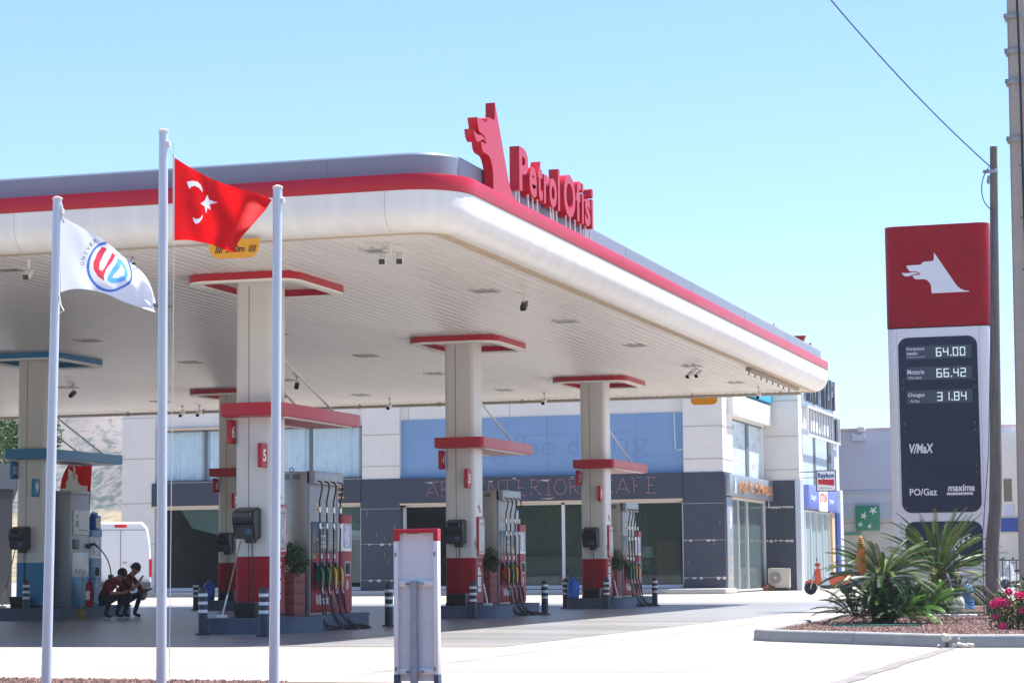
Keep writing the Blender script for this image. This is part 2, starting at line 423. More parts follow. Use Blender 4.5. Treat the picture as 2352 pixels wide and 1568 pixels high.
for k in range(9):
    x = -3.2 + random.uniform(-.1, .3); y = 28.8 + random.uniform(-.05, .03); r = random.uniform(.015, .045)
    ch.box(-r, r, -r, r, -r * .7, r * .7, bev=r * .18, seg=1, M=Matrix.Translation((x, y, r * .6 + (.1 if k > 5 else 0))) @ Matrix.Rotation(random.uniform(0, 3), 4, (.3, .5, .8)))
tag(ch.build('kerb_rubble', mat('broken concrete', (182, 178, 172), .95, var=.1, bump=.5)), 'broken concrete lumps at the crumbled corner of the kerb', 'rubble')
b = MB(); b.quad([(-24, 8, .02), (5, 8, .02), (5, 19.0, .02), (-5, 19.3, .02), (-9.8, 19.54, .02), (-11.1, 19.75, .02), (-24, 20.6, .02)]); b.build('front_bed', GRAV, kind='structure')
_in2 = lambda x, y: y < 19.62 + (x + 9.8) * -.1
pebbles('gravel', _in2, (-14, -8, 18.2, 20.1), .02, 9000, .01, .026, PC, 'red brown gravel at the foot of the flagpoles')

# ================================================================ CANOPY
X0, X1, Y0, Y1, ZS = -41.0, -10.62, 31.3, 64.1, 5.87
canopy = thing('canopy', 'huge white, red and grey filling station canopy over the pumps', 'canopy', (-25.8, 47.7, 0))
def L(x, y, z=0): return (x + 25.8, y - 47.7, z)
def loop(off, r0=.4, n=9):
    P = rrect(X0 - off, X1 + off, Y0 - off, Y1 + off, r0 + off, n); return [(x + 25.8, y - 47.7) for x, y in P]
def sweep(prof, mats_, name, sharp=25):
    mb = MB(); R_ = [[mb.bm.verts.new((x, y, z)) for x, y in loop(o)] for o, z in prof]
    n = len(R_[0])
    for a, b_ in zip(R_, R_[1:]):
        for i in range(n): k = (i + 1) % n; mb._f([a[i], a[k], b_[k], b_[i]])
    return mb.build(name, mats_, canopy, sharp=sharp)
prof = [(-.13, ZS + .03), (-.125, ZS - .006), (-.02, ZS - .006), (0, ZS - .012), (.1, ZS - .012)]
sweep(prof, BEIGE, 'edge_trim')
pr_ = [(.1, ZS - .012)]
for k in range(10):
    a = math.radians(90 * k / 9); pr_.append((.1 + .35 * math.sin(a), ZS - .012 + .36 * (1 - math.cos(a))))
pr_.append((.45, 6.43)); pr_.append((.44, 6.435))
sweep(pr_, mat('weathered white fascia', (224, 222, 217), .34, var=.07, scale=1.1, stretch=(3.2, 3.2, .35)), 'fascia')
sweep([(.44, 6.435), (.462, 6.435), (.467, 6.45), (.467, 6.65), (.46, 6.665), (.27, 6.668)], RED, 'red_band')
sweep([(.27, 6.668), (.27, 6.97), (.25, 7.0), (.16, 7.0), (.15, 6.8)], GREYM, 'parapet')
mb = MB(); q = loop(.15); mb.prism(q, TOP(0, 0, 6.8), .05); mb.build('roof_deck', GREYM, canopy)
# seams
mb = MB()
def seam_at(x, y, nx, ny):
    P = [(x + 25.8 + nx * (o + .0015), y - 47.7 + ny * (o + .0015), z) for o, z in pr_]; mb.tube(P, .002, 5)
for x in (-11.25, -17.2, -23.2, -29.2): seam_at(x, Y0, 0, -1)
for y in (34.8, 40.5, 46.2, 51.9, 57.6): mb.box(X1 + .467 + 25.8, X1 + .4695 + 25.8, y - 47.7 - .006, y - 47.7 + .006, 6.45, 6.65); mb.box(X1 + .27 + 25.8, X1 + .2725 + 25.8, y + 1 - 47.7 - .006, y + 1 - 47.7 + .006, 6.68, 6.97)
for x in (-12.2, -19.4, -26.6): mb.box(x + 25.8 - .006, x + 25.8 + .006, Y0 - .2725 - 47.7, Y0 - .27 - 47.7, 6.68, 6.97)
mb.build('panel_seams', mat('seam grey', (120, 116, 112), .7), canopy)
# soffit slats, running in depth, each a shallow tray with a groove
V = []; F = []; pitch = .2; x = X1 - .08 - .2 * 151
while x < X1 - .1:
    xs = [(x, ZS + .045), (x + .016, ZS + .045), (x + .026, ZS + .01), (x + .1, ZS - .002), (x + pitch - .012, ZS + .01), (x + pitch, ZS + .045)]
    b0 = len(V)
    for yy in (Y0 + .08, Y1 - .08):
        for a, z in xs: V.append(L(a, yy, z))
    for i in range(5): F.append((b0 + i, b0 + 6 + i, b0 + 7 + i, b0 + i + 1))
    x += pitch
raw('soffit', V, F, SOFF, canopy)
mb = MB(); mb.box(X0 + 26.1, X1 + 25.5, Y0 - 47.4, Y1 - 48.0, ZS + .05, ZS + .07); mb.build('ceiling_deck', DARKG, canopy)
# gutter pipe on the far soffit edge and the drain channel by the right edge
mb = MB(); mb.tube([L(-40, 63.55, 5.80), L(-10.9, 63.55, 5.80)], .045, 8)
for k in range(12): mb.box(-39 + k * 2.5 + 25.8, -38.96 + k * 2.5 + 25.8, 15.8, 15.9, 5.74, 5.87)
mb.build('gutter_pipe', mat('grey beige pipe', (168, 160, 148), .6), canopy)
mb = MB(); mb.box(L(-10.86, 0)[0], L(-10.72, 0)[0], 7.8, 14.6, 5.79, 5.872, bev=.01)
for k in range(8): mb.box(L(-10.9, 0)[0], L(-10.87, 0)[0], 8.3 + k * .8, 8.34 + k * .8, 5.72, 5.80)
mb.build('drain_channel', mat('brown metal channel', (140, 124, 104), .55), canopy)
# flush rectangular ceiling lights
LT = [(-12.08, 32.86), (-12.12, 38.35), (-12.14, 43.71), (-12.03, 49.03), (-12.0, 54.6), (-12.0, 60), (-18.4, 32.9), (-18.4, 38.3), (-18.38, 43.8), (-18.36, 49.06), (-18.45, 54.23), (-18.4, 60), (-22.54, 38.2), (-22.54, 43.57), (-22.67, 49.04), (-22.6, 54.5), (-22.6, 60.05), (-28.7, 43.6), (-28.7, 49), (-28.7, 54.4), (-28.7, 60)]
for k, (x, y) in enumerate(LT):
    f_ = MB(); f_.ring(rrect(-.24, .24, -.24, .24, .01, 1), rrect(-.2, .2, -.2, .2, .01, 1), Fr(L(x, y, ZS - .012), (1, 0, 0), (0, -1, 0)), .02)
    fo = f_.build('ceiling_light', mat('light frame', (196, 192, 184), .5) if k == 0 else bpy.data.materials['light frame'], canopy)
    d_ = MB(); d_.prism(rrect(-.199, .199, -.199, .199, .01, 1), Fr(L(x, y, ZS - .003), (1, 0, 0), (0, -1, 0)), .004); d_.build('diffuser', STEEL2, fo)

# hanging cameras / spot lamps under the soffit
CG = 'cameras and spots hanging from the soffit'
WC = mat('white housing', (222, 220, 214), .4); 
def spot_cam(x, y, label, dark, rz, twin=False):
    t = thing('security_camera', label, 'camera', (x, y, ZS), rz, CG)
    m1 = MB(); m1.lathe([(.05, -.02), (.05, 0)], seg=12); m1.tube([(0, 0, 0), (0, 0, -.16)], .018, 8)
    if twin: m1.tube([(-.12, 0, -.1), (.12, 0, -.1)], .015, 6)
    m1.build('mount_arm', WC, t)
    for s_ in ((-.13, .13) if twin else (0,)):
        m2 = MB(); M_ = Matrix.Translation((s_, -.03, -.22)) @ Matrix.Rotation(math.radians(28), 4, 'X')
        m2.box(-.055, .055, -.14, .12, -.05, .05, bev=.018, M=M_); h = m2.build('housing', BLACK if dark else WC, t)
        m3 = MB(); m3.box(-.045, .045, -.155, -.142, -.04, .04, bev=.004, M=M_); m3.build('lens', BLACK2, h)
    return t
for x, y, l, d, r_, tw in [
    (-17.54, 31.94, 'white camera under the front edge of the canopy, beside the left flagpole', False, .2, False),
    (-11.66, 32.25, 'white twin-headed camera under the canopy near its front right corner', False, .3, True),
    (-11.58, 38.97, 'small black camera hanging from the soffit midway between the first two red collars', True, .1, False),
    (-28.28, 53.92, 'small black camera hanging behind the blue column collar', True, 0, False),
    (-21.94, 53.71, 'dark spot behind the tie rod of the nearest red column', True, .3, False),
    (-28.95, 62.0, 'left one of the pair of grey spots at the far soffit edge', False, 0, False),
    (-28.4, 62.0, 'right one of the pair of grey spots at the far soffit edge', False, 0, False),
    (-22.33, 61.6, 'grey spot at the far soffit edge left of the second column', False, 0, False),
    (-17.73, 61.52, 'grey spot at the far soffit edge between the second and third columns', False, 0, False),
    (-11.87, 54.36, 'twin white cameras hanging right of the third red collar', False, -.4, True),
    (-11.75, 61.8, 'grey spot at the far right corner of the soffit', False, 0, False)]:
    spot_cam(x, y, l, d, r_, tw)

# height limit boards hanging under the canopy edge
def heightboard(x0, x1, y, z0, label, text=True):
    t = thing('height_sign', label, 'sign', ((x0 + x1) / 2, y, 5.86), 0, 'amber height limit boards under the canopy')
    w = (x1 - x0) / 2; h = 5.86 - z0; P = [(-w, 0), (-w, -h * .35)]
    for k in range(6): a = math.radians(180 + 90 * k / 5); P.append((-w + h * .6 + h * .6 * math.cos(a), -h * .4 + h * .6 * math.sin(a)))
    for k in range(6): a = math.radians(270 + 90 * k / 5); P.append((w - h * .6 + h * .6 * math.cos(a), -h * .4 + h * .6 * math.sin(a)))
    P += [(w, 0)]
    mb = MB(); mb.prism(P, FRONT(0, -.02, 0), .04); bo = mb.build('board', AMBER, t)
    if text:
        mb = MB(); mb.text('5.20m', FRONT(.02, -.024, -h * .52), .3, .1, .003, .02)
        for sx in (-.3, .23):
            for k in range(4): mb.prism([(sx + k * .03, -h * .72), (sx + k * .03 + .016, -h * .72), (sx + k * .03 + .04, -h * .35), (sx + k * .03 + .024, -h * .35)], FRONT(0, -.024, 0), .003)
        mb.build('lettering', TXTK, bo)
heightboard(-14.02, -13.24, 30.95, 5.585, 'amber height limit board with black writing behind the red flag')
heightboard(-14.2, -13.42, 64.35, 5.62, 'blank amber board at the far edge of the canopy above the shops', False)

# red sculptural dog head and the station lettering on the right side of the canopy
XP = -10.17
t = thing('dog_logo', 'big red dog head emblem standing on the canopy edge left of the lettering', 'emblem', (-10.25, 32.82, 6.668))
mb = MB(); add_dog(mb, RIGHT(.08, -1.1, .0), 2.14, 1.35, .15)
mb.build('head', RED, t)
mb = MB(); mb.box(-.12, -.0, .3, .36, .05, .25); mb.build('bracket', STEEL2, t)
t = thing('dog_logo', 'tip of a red dog head emblem showing over the far right end of the canopy', 'emblem', (-11.75, 64.6, 6.56))
mb = MB(); add_dog(mb, Fr((1.0, .1, 0), (-1, 0, 0), (0, 0, 1)), 2.13, 1.34, .17); mb.build('head', RED, t)
sign = thing('canopy_lettering', 'red channel letters spelling Petrol Ofisi on thin white posts above the canopy edge', 'sign', (XP, 34.02, 6.88))
# letters from left to right: (char, y0, y1, z0, z1)
LET = [('P', 0, .49, 0, .69), ('e', .56, .97, 0, .48), ('t', 1.03, 1.30, 0, .64), ('r', 1.38, 1.66, 0, .48), ('o', 1.70, 2.14, 0, .48), ('l', 2.22, 2.33, 0, .69),
       ('O', 2.58, 3.30, -.02, .71), ('f', 3.36, 3.66, 0, .70), ('i', 3.72, 3.84, 0, .70), ('s', 3.93, 4.28, 0, .48), ('i', 4.36, 4.48, 0, .70)]
for c, a, b_, z0, z1 in LET:
    mb = MB(); mb.text(c, RIGHT(0, (a + b_) / 2, (z0 + z1) / 2), b_ - a, z1 - z0, .16, .03); o = mb.build('letter', RED, sign)
for k, yy in enumerate((.12, .62, .88, 1.15, 1.9, 2.05, 2.28, 2.85, 3.1, 3.42, 3.78, 4.1, 4.4)):
    mb = MB(); mb.tube([(-.05, yy, .02), (-.05, yy, -.21)], .014, 6); mb.build('post', WHITE, sign)

# ================================================================ COLUMNS
def notice(mb, fr, w, h, m=0): mb.prism([(-w / 2, -h / 2), (w / 2, -h / 2), (w / 2, h / 2), (-w / 2, h / 2)], fr, .003, m)
POSTER = mat('grey poster print', (190, 186, 190), .25, var=.45, scale=7, col2=(120, 118, 126))
def column(x, y, na, nb, red, label, poster=True):
    C1 = REDM if red else BLUE; C2 = RED if red else BLUE
    t = thing('support_column', label, 'column', (x, y, .26), 0, 'canopy columns')
    mb = MB()
    mb.prism(rrect(-.33, .33, -.33, .33, .1, 5), TOP(0, 0, 5.61), 5.61); sh = mb.build('shaft', CREAM, t)
    mb = MB(); mb.box(-.078, -.066, -.3335, -.32, 1.0, 5.5); mb.box(-.006, .006, .31, .3335, 1.0, 5.5); mb.build('joint', mat('column joint', (120, 110, 98), .8) if 'column joint' not in bpy.data.materials else bpy.data.materials['column joint'], sh)
    mb = MB(); mb.ring(rrect(-.336, .336, -.336, .336, .105, 5), rrect(-.329, .329, -.329, .329, .1, 5), TOP(0, 0, 1.0), .94); bp_ = mb.build('base_cladding', C1, t)
    mb = MB(); mb.box(-.078, -.066, -.340, -.33, .06, .995); mb.ring(rrect(-.345, .345, -.345, .345, .1, 5), rrect(-.329, .329, -.329, .329, .1, 5), TOP(0, 0, .06), .055); mb.build('skirting', DARKG, bp_)
    # collar against the soffit
    mb = MB(); o_ = rrect(-.87, 1.11, -1.3, 1.34, .42, 8); i_ = rrect(-.74, .98, -1.17, 1.21, .3, 8)
    mb.ring(o_, i_, TOP(0, 0, 5.608), .115); co = mb.build('collar', C2, t)
    mb = MB(); o2 = rrect(-.865, 1.105, -1.295, 1.335, .42, 8); i2 = rrect(-.70, .94, -1.13, 1.17, .28, 8)
    mb.ring(o2, i2, TOP(0, 0, 5.492), .035); mb.build('light_ring', LIGHTW, co)
    # mid-height hood over the pump
    mb = MB(); P = rrect(-.43, .67, -.78, 3.02, .1, 5); mb.prism(P, TOP(0, 0, 3.52), .2); mb.prism(rrect(-.415, .655, -.765, 3.0, .09, 5), TOP(0, 0, 3.322), .02)
    aw = mb.build('hood', C2, t, sharp=40)
    for a, c in ((.50, .60), (-.36, -.28)):
        mb = MB(); mb.box(a, c, -.35, 2.72, 3.285, 3.301, bev=.003); mb.build('light_strip', LIGHTW, aw)
    mb = MB()
    for sx in (-.28, .3): mb.tube([(sx, .3, 4.3), (sx, 2.75, 3.52)], .018, 8); mb.lathe([(.035, 3.5), (.035, 3.545)], (sx, 2.75, 0), 10)
    mb.build('tie_rod', CREAM, t)
    for n_, bx, z1, y1 in ((na, -.43, 3.27, -.22), (nb, .18, 2.86, -.335)):
        if not n_: continue
        mb = MB(); mb.box(bx, bx + .085, y1 - .24, y1, z1 - .40, z1, bev=.022, seg=3); bd = mb.build('number_board', C2, t)
        mb = MB(); w_ = .13 if len(n_) == 1 and n_ != '1' else (.06 if n_ == '1' else .17)
        mb.text(n_, RIGHT(bx + .087, y1 - .12, z1 - .2), w_, .2, .003, .02); mb.text(n_, LEFT(bx - .002, y1 - .12, z1 - .2), w_, .2, .003, .02); mb.build('digit', TXTW, bd)
    if poster:
        mb = MB(); mb.box(.33, .375, -.2, .24, 1.02, 1.86, bev=.012); fo = mb.build('poster_frame', C2, t)
        mb = MB(); mb.box(.3765, .379, -.16, .20, 1.08, 1.81); mb.build('poster', POSTER, fo)
        mb = MB(); mb.text('motor yağları', RIGHT(.3805, .02, 1.72), .3, .05, .002); mb.text('Petrol Ofisi', RIGHT(.3805, .02, 1.13), .22, .04, .002, .02); mb.build('poster_text', C2, fo)
        if red:
            mb = MB(); add_dog(mb, RIGHT(.333, -.12, 1.96), .26, .2, .003); mb.build('emblem', C2, t)
        for k, (z_, h_) in enumerate(((.72, .16), (.5, .2), (.33, .09))):
            mb = MB(); notice(mb, RIGHT(.341, -.04, z_), .2, h_); nn = mb.build('notice', TXTW, bp_)
            mb = MB()
            for q in range(3): notice(mb, RIGHT(.343, -.04 + .01 * q, z_ + h_ * (.28 - .26 * q)), .13 - .02 * q, h_ * .1)
            mb.build('print', C2, nn)
        mb = MB()
        for k in range(3): mb.ring([(.035 * math.cos(a * .5236), .035 * math.sin(a * .5236)) for a in range(12)], [(.026 * math.cos(a * .5236), .026 * math.sin(a * .5236)) for a in range(12)], RIGHT(.342, -.12 + k * .09, .88), .003); mb.box(.339, .3425, -.122 + k * .09 - .004, -.122 + k * .09 + .008, .865, .895)
        mb.build('warning_symbols', TXTW, bp_)
    return t
COLS = [(-15.27, 35.78, '6', '5', True, 'nearest red and white canopy column, numbered 6 and 5'),
        (-15.27, 46.75, '4', '3', True, 'middle red and white canopy column, numbered 4 and 3'),
        (-15.27, 57.72, '2', '1', True, 'farthest red and white canopy column, numbered 2 and 1'),
        (-25.42, 57.72, '8', '7', True, 'red and white canopy column numbered 8, half hidden behind the nearest one'),
        (-25.42, 46.75, '10', '9', False, 'blue and white canopy column at the left, numbered 10 and 9')]
for x, y, a, b_, r_, l in COLS: column(x, y, a, b_, r_, l)
# a column out of the picture to the left carries the canopy too
# ---- islands
def island(x, y, label):
    mb = MB()
    P = [(-.5 - .0, -1.15)]; P = []
    for k in range(7): a = math.radians(200 + 70 * k / 6); P.append((-.28 + .28 * math.cos(a), -.95 + .25 * math.sin(a)))
    for k in range(9): a = math.radians(-80 + 80 * k / 8); P.append((.36 + .55 * math.cos(a), -.55 + .62 * math.sin(a)))
    P += [(.91, .55), (.62, .9), (.62, 3.5)]
    for k in range(5): a = math.radians(90 * k / 4); P.append((.32 + .3 * math.cos(a), 3.5 + .3 * math.sin(a)))
    P += [(-.35, 3.8), (-.56, 3.5), (-.56, -.95)]
    P = [(a, b_) for a, b_ in P]
    mb.prism([(a * .985, b_ * .99) for a, b_ in P], TOP(0, 0, .225), .225); mb.prism(P, TOP(0, 0, .26), .035)
    o = mb.build('pump_island', ISL, sharp=28); o.location = (x, y, 0.0); tag(o, label, 'pump island', 'raised pump islands'); return o
for (x, y, *_), l in zip(COLS, ('slate grey raised island under the nearest column', 'slate grey raised island under the middle column', 'slate grey raised island under the farthest column', 'dark raised island under column number 8', 'dark raised island under the blue column at left')): island(x, y, l)
# ================================================================ FORECOURT EQUIPMENT
LCD = mat('grey lcd', (150, 160, 160), .2); KEY = mat('pale keys', (170, 172, 176), .5)
PANELD = mat('dark pump panel', (52, 56, 64), .25)
STICK = mat('beige sticker', (196, 178, 150), .5)
LBL = mat('label white', (225, 225, 225), .5)
LBG = mat('label green', (20, 150, 90), .5)
def bez(P0, P1, P2, P3, n=14):
    P0, P1, P2, P3 = map(Vector, (P0, P1, P2, P3)); out = []
    for k in range(n + 1):
        t = k / n; out.append(P0 * (1 - t) ** 3 + P1 * 3 * t * (1 - t) ** 2 + P2 * 3 * t * t * (1 - t) + P3 * t ** 3)
    return out
def nozzle(mb_g, mb_m, mb_b, y, z, x=.03):
    # holster mouth, metal spout going up-left into the holster, grip body, swivel
    P = [(-.05, .17), (.02, .19), (.08, .12), (.1, .03), (.085, -.2), (.03, -.2), (.015, -.06), (-.07, .03)]
    mb_g.prism([(a, b_) for a, b_ in P], Fr((x + .09, y, z), (1, 0, 0), (0, 0, 1)), .0, 0) if False else None
    fr = Fr((x + .03, y - .035, z), (1, 0, 0), (0, 0, 1))
    mb_g.prism(P, fr, .0001) if False else None
    # body as a bevelled slab
    A = [mb_g.bm.verts.new((x + .03 + a, y - .034, z + b_)) for a, b_ in P]; B = [mb_g.bm.verts.new((x + .03 + a, y + .034, z + b_)) for a, b_ in P]
    fs = [mb_g._f(A), mb_g._f(B[::-1])]
    for i in range(len(P)): k = (i + 1) % len(P); fs.append(mb_g._f([A[k], A[i], B[i], B[k]]))
    bmesh.ops.bevel(mb_g.bm, geom=list({e for f in fs for e in f.edges}), offset=.01, segments=2, affect='EDGES')
    mb_m.tube([(x + .0, y, z + .1), (x - .06, y, z + .2), (x - .13, y, z + .24)], .013, 8)
    mb_b.tube([(x + .03, y, z - .0), (x - .02, y, z - .1), (x + .04, y, z - .17)], .008, 6)
    mb_m.tube([(x + .09, y, z - .19), (x + .1, y, z - .26), (x + .14, y, z - .3)], .018, 8)
def pump(x, y, label, cols, seed):
    """right face at x (local 0), depth along +y from 0 to 1.35, base at island top"""
    random.seed(seed)
    t = thing('fuel_pump', label, 'fuel pump', (x, y, .26), 0, 'four-hose fuel pumps')
    mb = MB(); mb.box(-.82, -.05, .012, 1.35, .03, 2.46, bev=.012); mb.box(-.80, -.07, .03, 1.33, 0, .03); ho = mb.build('housing', STEEL, t)
    mb = MB(); mb.box(-.055, .0, 0, .05, .0, 2.46, bev=.006); mb.box(-.055, .0, 1.31, 1.36, .0, 2.46, bev=.006); mb.build('corner_post', STEEL2, ho)
    mb = MB()
    for zz in (2.33, 1.06):
        for g_ in range(3):
            for r_ in range(3): mb.box(-.72 + g_ * .2, -.58 + g_ * .2, .006, .0125, zz + r_ * .03, zz + r_ * .03 + .014)
    mb.build('vent', DARKG, ho)
    mb = MB(); mb.tube([( -.42 + .035 * math.cos(a * .524), .2, 2.50 + .035 * math.sin(a * .524)) for a in range(13)], .008, 6); mb.build('lifting_eye', DARKG, ho)
    mb = MB(); mb.box(-.05, -.012, .05, 1.31, .03, 2.3); fp = mb.build('side_panel', STEEL2, t)
    mb = MB(); mb.box(-.06, .1, .0, 1.36, 2.24, 2.47, bev=.015); hd = mb.build('hose_header', STEEL2, t)
    mb = MB(); mb.box(-.012, .004, .07, 1.29, 1.09, 1.60, bev=.006); dp = mb.build('display_panel', PANELD, t)
    mb = MB(); mb.prism([(-.14, -.07), (.14, -.07), (.14, .07), (-.14, .07)], RIGHT(.006, .62, 1.30), .003); mb.prism([(-.14, -.03), (.14, -.03), (.14, .03), (-.14, .03)], RIGHT(.006, .62, 1.18), .003); mb.prism([(-.2, -.015), (.2, -.015), (.2, .015), (-.2, .015)], RIGHT(.006, .62, 1.5), .003); mb.build('price_display', LCD, dp)
    mb = MB()
    for r_ in range(5):
        for c in range(2): mb.box(.004, .009, .86 + c * .05, .89 + c * .05, 1.20 + r_ * .05, 1.235 + r_ * .05)
    mb.text('1', RIGHT(.006, .2, 1.3), .02, .12, .002); mb.text('kredi', RIGHT(.006, .32, 1.3), .12, .05, .002); mb.text('2', RIGHT(.006, 1.15, 1.3), .05, .1, .002); mb.build('keypad', KEY, dp)
    mb = MB(); mb.text('64.00', RIGHT(.0075, .62, 1.30), .22, .09, .002); mb.text('42.15', RIGHT(.0075, .62, 1.18), .18, .04, .002); mb.build('readout', TXTK, dp)
    mb = MB(); mb.box(-.01, .02, .05, 1.31, 1.065, 1.09); mb.build('hose_rail', BLACK, t)
    mb = MB(); mb.box(-.012, .008, .07, 1.29, .95, 1.06); lb = mb.build('label_strip', REDM, t)
    mb = MB(); mb2 = MB()
    for k in range(4): (mb2 if k == 0 else mb).box(.008, .0105, .12 + k * .31, .26 + k * .31, .965, 1.045)
    mb.build('label', LBL, lb); mb2.build('label', LBG, lb)
    mb = MB(); mb.box(-.012, .006, .07, 1.29, .04, .40, bev=.004); lp = mb.build('lower_panel', REDM, t)
    mb = MB(); mb.text('V/max', RIGHT(.009, .55, .26), .62, .17, .004, .02, shear=.2); mb.build('lettering', TXTW, lp)
    mb = MB(); mb.box(-.012, .012, .07, 1.29, .40, .95, bev=.004); nb = mb.build('nozzle_panel', REDM, t)
    mb = MB(); mb.prism([(-.13, -.06), (.13, -.06), (.13, .08), (-.13, .08)], RIGHT(-.009, .42, 1.83), .004); st = mb.build('sticker', STICK, t)
    mb = MB(); mb.text('Bu pompada', RIGHT(-.007, .42, 1.86), .16, .025, .002); mb.text('dikkat ediniz', RIGHT(-.007, .42, 1.81), .2, .025, .002); mb.build('print', TXTK, st)
    for k in range(4):
        yy = .2 + k * .31
        mb = MB(); mb.box(.008, .03, yy - .085, yy + .085, .44, .92, bev=.012); mb.box(.03, .07, yy - .06, yy + .06, .74, .9, bev=.012); mb.build('nozzle_holster', BLACK, t)
        mg, mm, mbk = MB(), MB(), MB(); nozzle(mg, mm, mbk, yy, .66, .05)
        no = mg.build('nozzle', cols[k], t); mm.build('spout', CHROME, no); mbk.build('trigger', BLACK, no)
        # hose: header -> down the face -> out and to the ground -> loops back up to the nozzle
        ht = .07 + .33 * k; out = .36 + .07 * (k % 3) + random.uniform(-.04, .04); fwd = -.15 + .12 * k
        up = bez((.1, ht + .06, 2.30), (.21, ht + .09, 2.29), (.16, ht + .1, 2.15), (.10, ht + .14, 1.95), 8)
        down = bez((.10, ht + .14, 1.95), (.09, ht + .2, 1.5), (.12, yy - .04, 1.1), (.15, yy - .06, .55), 14)
        lo = bez((.15, yy - .06, .55), (.2, yy - .06, .1), (out * .6, yy + fwd, -.24), (out + .1, yy + fwd - .15, -.235), 14)
        turn = bez((out + .1, yy + fwd - .15, -.235), (out + .42, yy + fwd - .35, -.232), (out + .3, yy + fwd - .65, -.20), (out - .05, yy - .3, -.1), 14) if False else bez((out + .1, yy + fwd - .15, -.235), (out + .36, yy + fwd - .22, -.235), (out + .3, yy + fwd + .2, -.235), (out - .05, yy + fwd + .12, -.19), 12)
        back = bez((out - .05, yy + fwd + .12, -.19), (out * .45, yy + .08, -.1), (.24, yy, .05), (.19, yy, .36), 12)
        path = up + down[1:] + lo[1:] + turn[1:] + back[1:]
        mb = MB(); mb.tube(path, .0145, 8); hs = mb.build('hose', RUB, t, sharp=80)
        mb = MB(); mb.tube([(.0, ht + .05, 2.32), (.11, ht + .06, 2.31)], .03, 8); mb.tube(down[1:3], .024, 8); mb.tube(down[4:5] + [down[4] + Vector((0, .005, -.1))], .024, 8); mb.build('coupling', CHROME, hs)
    return t
GG = [GRN, GRN, YEL, YEL]
pump(-14.9, 37.05, 'stainless four-hose pump beside the nearest column, with two green and two yellow nozzles', GG, 1)
pump(-14.9, 48.02, 'stainless four-hose pump beside the middle column, with orange-topped nozzles', [ORG, GRN, YEL, ORG], 2)
pump(-14.9, 59.0, 'stainless four-hose pump beside the farthest column, with green and yellow nozzles', GG, 3)
pump(-25.05, 59.0, 'stainless pump behind column number 8, mostly hidden', GG, 4)

AD = mat('colourful advert print', (70, 110, 190), .2, var=.5, scale=7, col2=(225, 205, 215))
def dispenser(x, y, label, red=True):
    t = thing('towel_dispenser', label, 'dispenser', (x, y, .26), 0, 'tall dispensers at the ends of the pumps')
    c = REDM if red else BLUE
    P = rrect(-.42, 0, 0, .62, .1, 5)
    mb = MB(); mb.prism(P, TOP(0, 0, 1.6), .5); bo = mb.build('body', WHITE, t)
    mb = MB(); mb.ring(rrect(-.425, .005, -.005, .625, .105, 5), rrect(-.419, -.001, .001, .619, .1, 5), TOP(0, 0, 1.10), 1.06); mb.prism(rrect(-.41, -.01, .01, .61, .1, 5), TOP(0, 0, 1.09), 1.09); lo = mb.build('lower_casing', c, t)
    mb = MB(); mb.prism(rrect(-.43, .01, -.01, .63, .105, 5), TOP(0, 0, 1.74), .15); mb.build('cap', c, t)
    mb = MB(); mb.prism(rrect(-.15, .15, -.34 * .55, .34 * .6, .03, 3), RIGHT(.003, .31, 1.36), .004); po = mb.build('advert', AD, t)
    mb = MB(); mb.ring(rrect(-.16, .16, -.2, .22, .035, 3), rrect(-.15, .15, -.19, .21, .03, 3), RIGHT(.008, .31, 1.36), .01); mb.build('advert_frame', CHAR, po)
    mb = MB(); mb.ring(rrect(-.15, .15, -.13, .13, .07, 5), rrect(-.12, .12, -.1, .1, .05, 5), RIGHT(.014, .31, .79), .014); mb.build('opening_rim', STEEL2, lo)
    mb = MB(); mb.prism(rrect(-.12, .12, -.1, .1, .05, 5), RIGHT(.009, .31, .79), .004); mb.build('opening', DARKG, lo)
    mb = MB(); mb.ring([(.06 * math.cos(a * .4488), .085 * math.sin(a * .4488)) for a in range(14)], [(.05 * math.cos(a * .4488), .072 * math.sin(a * .4488)) for a in range(14)], RIGHT(.008, .31, .5), .003); mb.box(.006, .008, .295, .325, .45, .55); mb.build('symbol', TXTW, lo)
    return t
dispenser(-14.9, 38.52, 'red and white towel dispenser behind the nearest pump')
dispenser(-14.9, 49.5, 'red and white towel dispenser behind the middle pump, blue jug on top')
dispenser(-14.9, 60.45, 'red and white towel dispenser behind the farthest pump, blue jug on top')
dispenser(-24.75, 48.1, 'blue and white towel dispenser at the left, two blue jugs on top', False)

def jug(x, y, z, label, rz=0.):
    t = thing('washer_fluid_jug', label, 'jug', (x, y, z), rz, 'blue washer fluid jugs')
    mb = MB(); mb.box(-.1, .1, -.15, .15, 0, .34, bev=.03, seg=3); mb.box(-.06, .06, -.12, .0, .34, .40, bev=.015); mb.lathe([(.03, .34), (.03, .41), (0, .41)], (0, .1, 0), 10); mb.build('body', JUG, t)
    mb = MB(); mb.prism(rrect(-.11, .11, -.11, .11, .02, 2), RIGHT(.103, 0, .17), .003); l = mb.build('label_print', mat('jug label', (245, 210, 60), .4, var=.5, scale=12, col2=(60, 140, 220)) if 'jug label' not in bpy.data.materials else bpy.data.materials['jug label'], t)
    mb = MB(); mb.tube([(0, -.11, .38), (0, -.1, .43), (0, .0, .43), (0, .03, .38)], .012, 6); mb.build('handle', JUG, t)
jug(-15.1, 49.75, 2.0, 'blue jug with a landscape label on the middle dispenser')
jug(-15.1, 60.7, 2.0, 'blue jug with a landscape label on the farthest dispenser')
jug(-24.9, 48.58, 2.0, 'blue jug on the blue dispenser, the right one of two')
jug(-25.15, 48.35, 2.0, 'blue jug on the blue dispenser, the left one of two')

